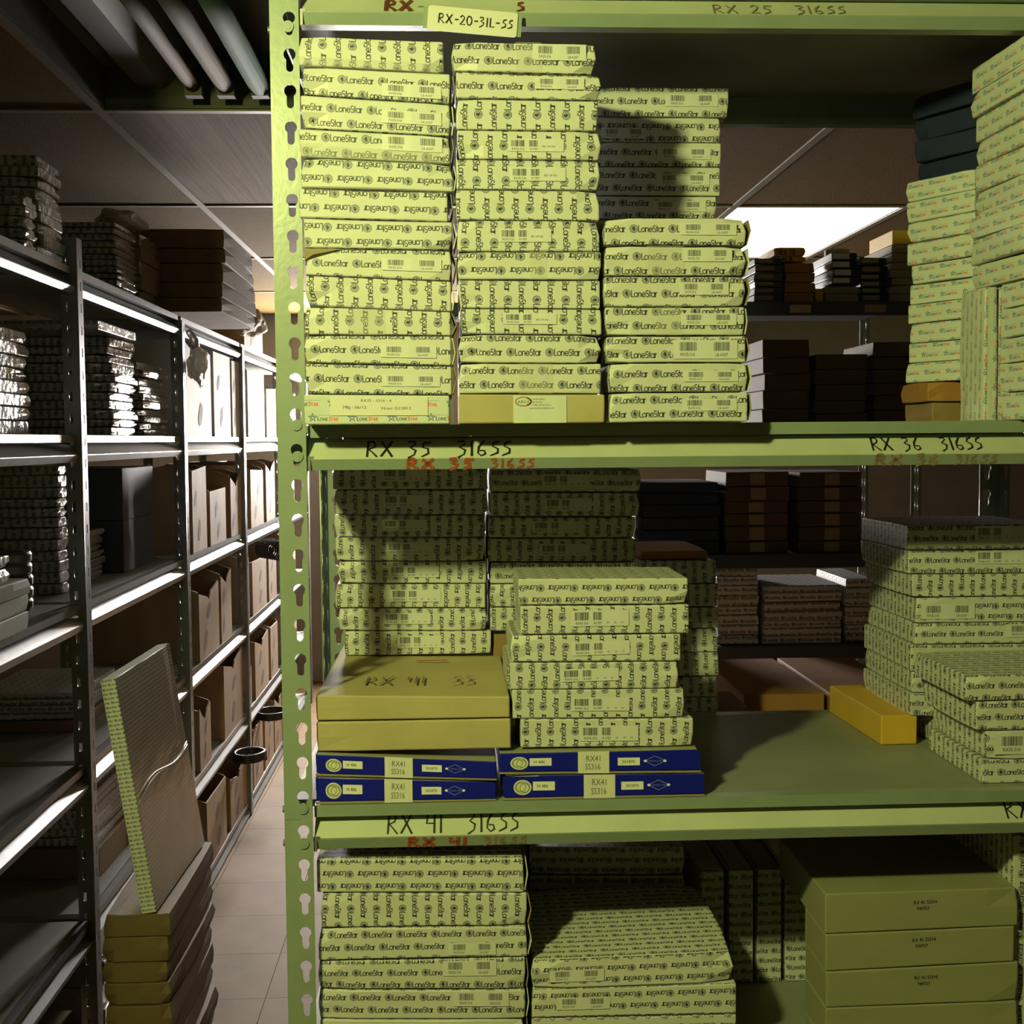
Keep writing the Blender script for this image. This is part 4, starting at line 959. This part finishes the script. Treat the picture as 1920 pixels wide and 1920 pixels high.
# third shelf
aisle(3, -70, 50, -.85, 2, -.268, 'in the small pile left of the metal rings', 'cream', kind='small white carton', name='small_carton', rot=0, jit=.010)
aisle(2, -70, 14, -.86, 2, -.215, 'on the small white pile left of the rings', 'wrap', z0=-.2675, kind='film-wrapped bundle', jit=.004)
for i in range(5):
    z = EY+LZ[2]+.0005+.0262*i; b = MB(); n = 28; pr = [(.040, 0), (.053, 0), (.056, .006), (.056, .020), (.053, .0255), (.040, .0255)]
    for k in range(n):
        a = 2*math.pi*k/n; b.v += [(r*math.cos(a), r*math.sin(a), h) for r, h in pr]
    for k in range(n):
        for j in range(6): b.f.append((k*6+j, k*6+(j+1) % 6, ((k+1) % n)*6+(j+1) % 6, ((k+1) % n)*6+j))
    o = link('metal_ring', b.me(), M['ring']); o.location = (-1.0 + R.uniform(-.002, .002), 2.80 + R.uniform(-.002, .002), z); tag(o, f"dark metal gasket ring, {place(4-i, 5)} in the ring pile on the third left shelf", 'ring', 'metal rings on the left rack')
aisle(12, 107, 127, -.965, 2, -.055, 'in the tall stack seen behind the slotted post', jit=.006, depth=.28)
aisle(7, 150, 194, -.975, 2, -.235, 'in the short bright stack just past the post', jit=.012, depth=.25)
for i in range(2):
    o = carton('kraft_carton', -1.24, -.94, 3.56, .36, EY+LZ[2]+.0004+.15*i, EY+LZ[2]+.0004+.15*i, EY+LZ[2]+.1495+.15*i, EY+LZ[2]+.1495+.15*i, 'dark', seed=210+i); tag(o, f"black carton in the dim third left bay, {('lower', 'upper')[i]} of two", 'box', 'black cartons on the left rack')  # dark colour stands in for the shade on these two cartons
# fourth to sixth shelves
stack(4, -1.25, -.985, 3.235, 3.60, EY+LZ[3]+.03, EY-.648, 'in the flat pile on the fourth left shelf', rot=0, jit=.004)
o = carton('kraft_carton', -1.25, -.98, 3.23, .37, EY+LZ[3]+.0004, EY+LZ[3]+.0004, EY+LZ[3]+.0296, EY+LZ[3]+.0296, 'kraft', seed=215); tag(o, 'flat brown carton under the printed pile on the fourth left shelf', 'box')
stack(6, -1.25, -.93, 3.18, 3.5, EY+LZ[4]+.08, EY-.90, 'in the dim pile on the fifth left shelf', rot=1, jit=.006)
o = carton('kraft_carton', -1.25, -.92, 3.17, .33, EY+LZ[4]+.0004, EY+LZ[4]+.0004, EY+LZ[4]+.0796, EY+LZ[4]+.0796, 'kraft', seed=216); tag(o, 'deep brown carton under the dim pile on the fifth left shelf', 'box')
stack(3, -1.22, -.895, 2.40, 2.84, EY+LZ[5]+.0003, EY-1.31, 'in the low pile at the bottom left', 'kraft', rot=0, jit=.02, name='kraft_carton', kind='flat brown carton', fine=True)
stack(4, -1.20, -.90, 3.55, 3.92, EY+LZ[4]+.0003, EY-.84, 'in the glossy pile behind the leaning carton', 'wkraft', rot=0, jit=.012, name='wrapped_carton', kind='film-wrapped brown carton', fine=True)
stack(4, -1.20, -.90, 3.10, 3.80, EY+LZ[5]+.0003, EY-1.25, 'in the bottom glossy pile behind the leaning carton', 'wkraft', rot=0, jit=.012, name='wrapped_carton', kind='long film-wrapped carton', fine=True)
for lev, h in ((0, .385), (1, .32), (2, .31)):  # unseen cartons added to keep bulb light off the left rack
    o = carton('kraft_carton', -1.20, (-.672, -.735, -.735)[lev], 1.345, .44, EY+LZ[lev]+.0005, EY+LZ[lev]+.0005, EY+LZ[lev]+h, EY+LZ[lev]+h, 'kraft', seed=240+lev); tag(o, f"large brown carton overhanging the near end of the {('top', 'eye-level', 'third')[lev]} left shelf", 'box', 'large cartons on the near left shelves')
    o.location.y += 0
# kraft pile in the aisle and the panel carton leaning on it
xk = -.622; ZP = EY-1.022
stack(10, -.765, xk, 2.665, 3.165, .0005, ZP, 'in the floor pile under the leaning carton', 'brown', rot=0, jit=.012, name='kraft_carton', kind='long brown carton', fine=True, worn=.9)
def panel():
    b0, b1, t0, t1 = Vector((-.655, 2.668, ZP+.0008)), Vector((-.642, 3.13, ZP+.0008)), Vector((-.732, 2.668, EY-.508)), Vector((-.720, 3.13, EY-.508)); th = Vector((-.035, 0, 0)); 
    o = carton('panel_carton', 0, .46, 0, .033, 0, 0, .52, .52, 'print', 0, seed=230, worn=.4, scale=.50, srot=0)
    # axes: carton x -> along the aisle, y (depth) -> leftwards, z -> up the lean
    ux = (b1-b0).normalized(); uz = (t0-b0).normalized(); uy = uz.cross(ux).normalized()
    # front face must look to the aisle (+x): run x from far to near
    o.matrix_world = Matrix(((ux.x, uy.x, uz.x, b0.x), (ux.y, uy.y, uz.y, b0.y), (ux.z, uy.z, uz.z, b0.z), (0, 0, 0, 1))) @ Matrix.Translation((.23, .0165, .0025))
    tag(o, 'large flat printed carton in clear film leaning upright on the brown floor pile', 'box')
    o.data.materials.append(M['panelfilm'])
    for p in o.data.polygons:
        if p.normal.y < -.6: p.material_index = 2
    sticker(o, .10, .93, .06, .44, M['sheet'], 'paper_sheet', .0008) if 0 else None
    for i, (z0, z1) in enumerate(((.24, .27), (.255, .262))):
        me = MB().tube([(-.225 + .45*k/12, -.0172-.001*math.sin(k), z0 + (z1-z0)*k/12 + .012*math.sin(k*.5)) for k in range(13)], .0016, 5).me(True); me.materials.append(M['film']); q = bpy.data.objects.new('film_fold', me); COL.objects.link(q); q.parent = o
    return o
panel()

def bin_box(y0, y1, z0, h, fh, seed, where, X=-.868, m='bin'):
    r = random.Random(seed); XB = X-.36; t = .005; e = tag(empty('card_bin', ((X+XB)/2, (y0+y1)/2, z0)), f'open brown card bin, {where}', 'bin', 'card bins on the left rack'); m = M[m]
    link('bin_floor', MB().box((XB, y0, z0+.0005), (X, y1, z0+.0055)).me(), m, e)
    link('back_panel', MB().box((XB, y0, z0+.0055), (XB+t, y1, z0+h)).me(), m, e)
    for y in (y0, y1-t):
        lean = r.uniform(0, .012); prof = [(XB+t, z0+.0055), (X-t, z0+.0055), (X-t, z0+fh), (X-.06, z0+fh+.02), (X-.16, z0+h*.97), (XB+t, z0+h)]
        link('side_panel', MB().prism(prof, y, y+t, 'y').me(), m, e)
    cut = r.random() < .6; pts = [(y0, z0+.0055), (y1, z0+.0055), (y1, z0+fh+r.uniform(-.01, .01))]
    if cut: pts += [((y0+y1)/2+.03, z0+fh-.02), ((y0+y1)/2, z0+fh-.045), ((y0+y1)/2-.04, z0+fh-.03)]
    pts.append((y0, z0+fh+r.uniform(-.01, .01)))
    b = MB(); n = len(pts); b.v = [(X-t, p, q) for p, q in pts] + [(X, p, q) for p, q in pts]; b.f = [tuple(range(n-1, -1, -1)), tuple(range(n, 2*n))] + [(i, (i+1) % n, n+(i+1) % n, n+i) for i in range(n)]
    fp = link('front_panel', b.me(), m, e)
    w = y1-y0
    for k in range(2):
        yy = y0 + w*r.uniform(.2, .6); zz_ = z0 + fh*(.25 + .4*k); me = mesh([(X+.0008, yy+w*.11*math.cos(a)*r.uniform(.7, 1), zz_+min(.05-.022*k, fh*.14)*math.sin(a)*r.uniform(.6, 1)+.02*math.cos(a)) for a in [2*math.pi*i/9 for i in range(9)]], [tuple(range(9))]); me.transform(Matrix.Translation(-Vector(e.location))); me.materials.append(M['smudge']); q = bpy.data.objects.new('printed_mark', me); COL.objects.link(q); q.parent = e
    return e

BINS = {1: [(352,398,.31,.30),(403,434,.32,.31),(437,459,.32,.31),(466,497,.31,.29),(501,520,.24,.23)], 2: [(358,385,.29,.28),(391,421,.22,.20),(430,456,.27,.24),(468,492,.28,.25),(497,514,.28,.27)],
 3: [(366,404,.28,.24),(408,428,.27,.26),(441,462,.26,.26),(468,495,.24,.23),(499,514,.26,.25)], 4: [(362,384,.22,.21),(410,446,.30,.28),(450,463,.22,.18),(470,496,.26,.25),(500,514,.26,.25)], 5: [(372,410,.26,.24),(418,455,.24,.20),(463,482,.26,.25),(486,503,.25,.23)]}
SH = {1: 'eye-level shelf', 2: 'third shelf', 3: 'fourth shelf', 4: 'fifth shelf', 5: 'bottom shelf'}
for lev, bs in BINS.items():
    for i, (a, b, h, fh) in enumerate(bs):
        y0, y1 = clear(y_of(a, -.868), y_of(b, -.868)-.006)
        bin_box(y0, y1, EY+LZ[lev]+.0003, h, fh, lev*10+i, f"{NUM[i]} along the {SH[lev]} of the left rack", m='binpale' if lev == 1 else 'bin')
    yl = y_of(bs[-1][1], -.868)
    for k in range(2):
        ya = yl + .03 + .36*k; ya = max(ya, 0)
        ya, yb = clear(ya, ya+.33)
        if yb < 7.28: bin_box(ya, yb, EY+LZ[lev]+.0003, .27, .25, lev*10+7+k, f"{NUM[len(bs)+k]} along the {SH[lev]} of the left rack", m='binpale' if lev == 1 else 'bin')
bin_box(5.25, 5.75, EY+LZ[0]+.0003, .16, .15, 77, 'lone one on the top left shelf past the overhanging stack')

def blob(name, c, size, seed, m, label, cat, hang=None):
    b = bmesh.new(); bmesh.ops.create_icosphere(b, subdivisions=4, radius=1)
    for v in b.verts:
        p = v.co.copy(); k = 1 + .35*noise.noise(p*1.6 + Vector((seed, 0, 0))) + .16*abs(noise.noise(p*4 + Vector((0, seed, 0)))); v.co = Vector((p.x*size[0]*k, p.y*size[1]*k, p.z*size[2]*k))
    me = bpy.data.meshes.new('b'); b.to_mesh(me); b.free(); me.materials.append(M[m]); o = bpy.data.objects.new(name, me); COL.objects.link(o); o.location = c
    return tag(o, label, cat)
p = at(376, 682, 4.02); o = blob('plastic_bag', (-.818, 4.06, p.z), (.028, .10, .060), 2, 'film', 'crumpled translucent plastic bag hanging on the eye-level bins', 'bag')
me = MB().tube([(0, -.04, .05), (0, -.055, .075), (-.012, -.06, .09), (-.018, -.05, .10)], .012, 8).me(True); me.materials.append(M['film']); q = bpy.data.objects.new('bag_neck', me); COL.objects.link(q); q.parent = o
blob('film_heap', (-.96, 3.72, EY+.643), (.055, .13, .032), 5, 'film', 'crumpled clear film heaped on the film-draped stack', 'film')
blob('paper_bag', (-.80, 5.0, EY+.405+.07), (.05, .16, .055), 9, 'paper', 'crumpled brown paper bag at the edge of the top left shelf', 'bag')

def coil(c, r, turns, length, label, axis='y', tr=.006):
    n = turns*16; pts = []
    for i in range(n+1):
        a = 2*math.pi*i/16; t = length*i/n - length/2
        pts.append((r*math.cos(a), t, r*math.sin(a)) if axis == 'y' else (r*math.cos(a), r*math.sin(a)*1.3, t))
    o = link('cable_coil', MB().tube(pts, tr, 6).me(True), M['rubber']); o.location = c; return tag(o, label, 'cable', 'coiled cables on the left rack')
coil((-.762, 5.20, EY-.452), .038, 8, .17, 'black spring-like cable coil lying over the fourth-shelf bins', tr=.0045).rotation_euler.z = .6
coil((-.815, 4.86, EY-1.235), .060, 3, .030, 'black cable coil over the second bottom bin', 'z', .008)
coil((-.81, 5.45, EY-1.20), .070, 3, .030, 'black cable coil over the third bottom bin', 'z', .007)

for o in bpy.data.objects:
    if 'fr' in o: del o['fr']
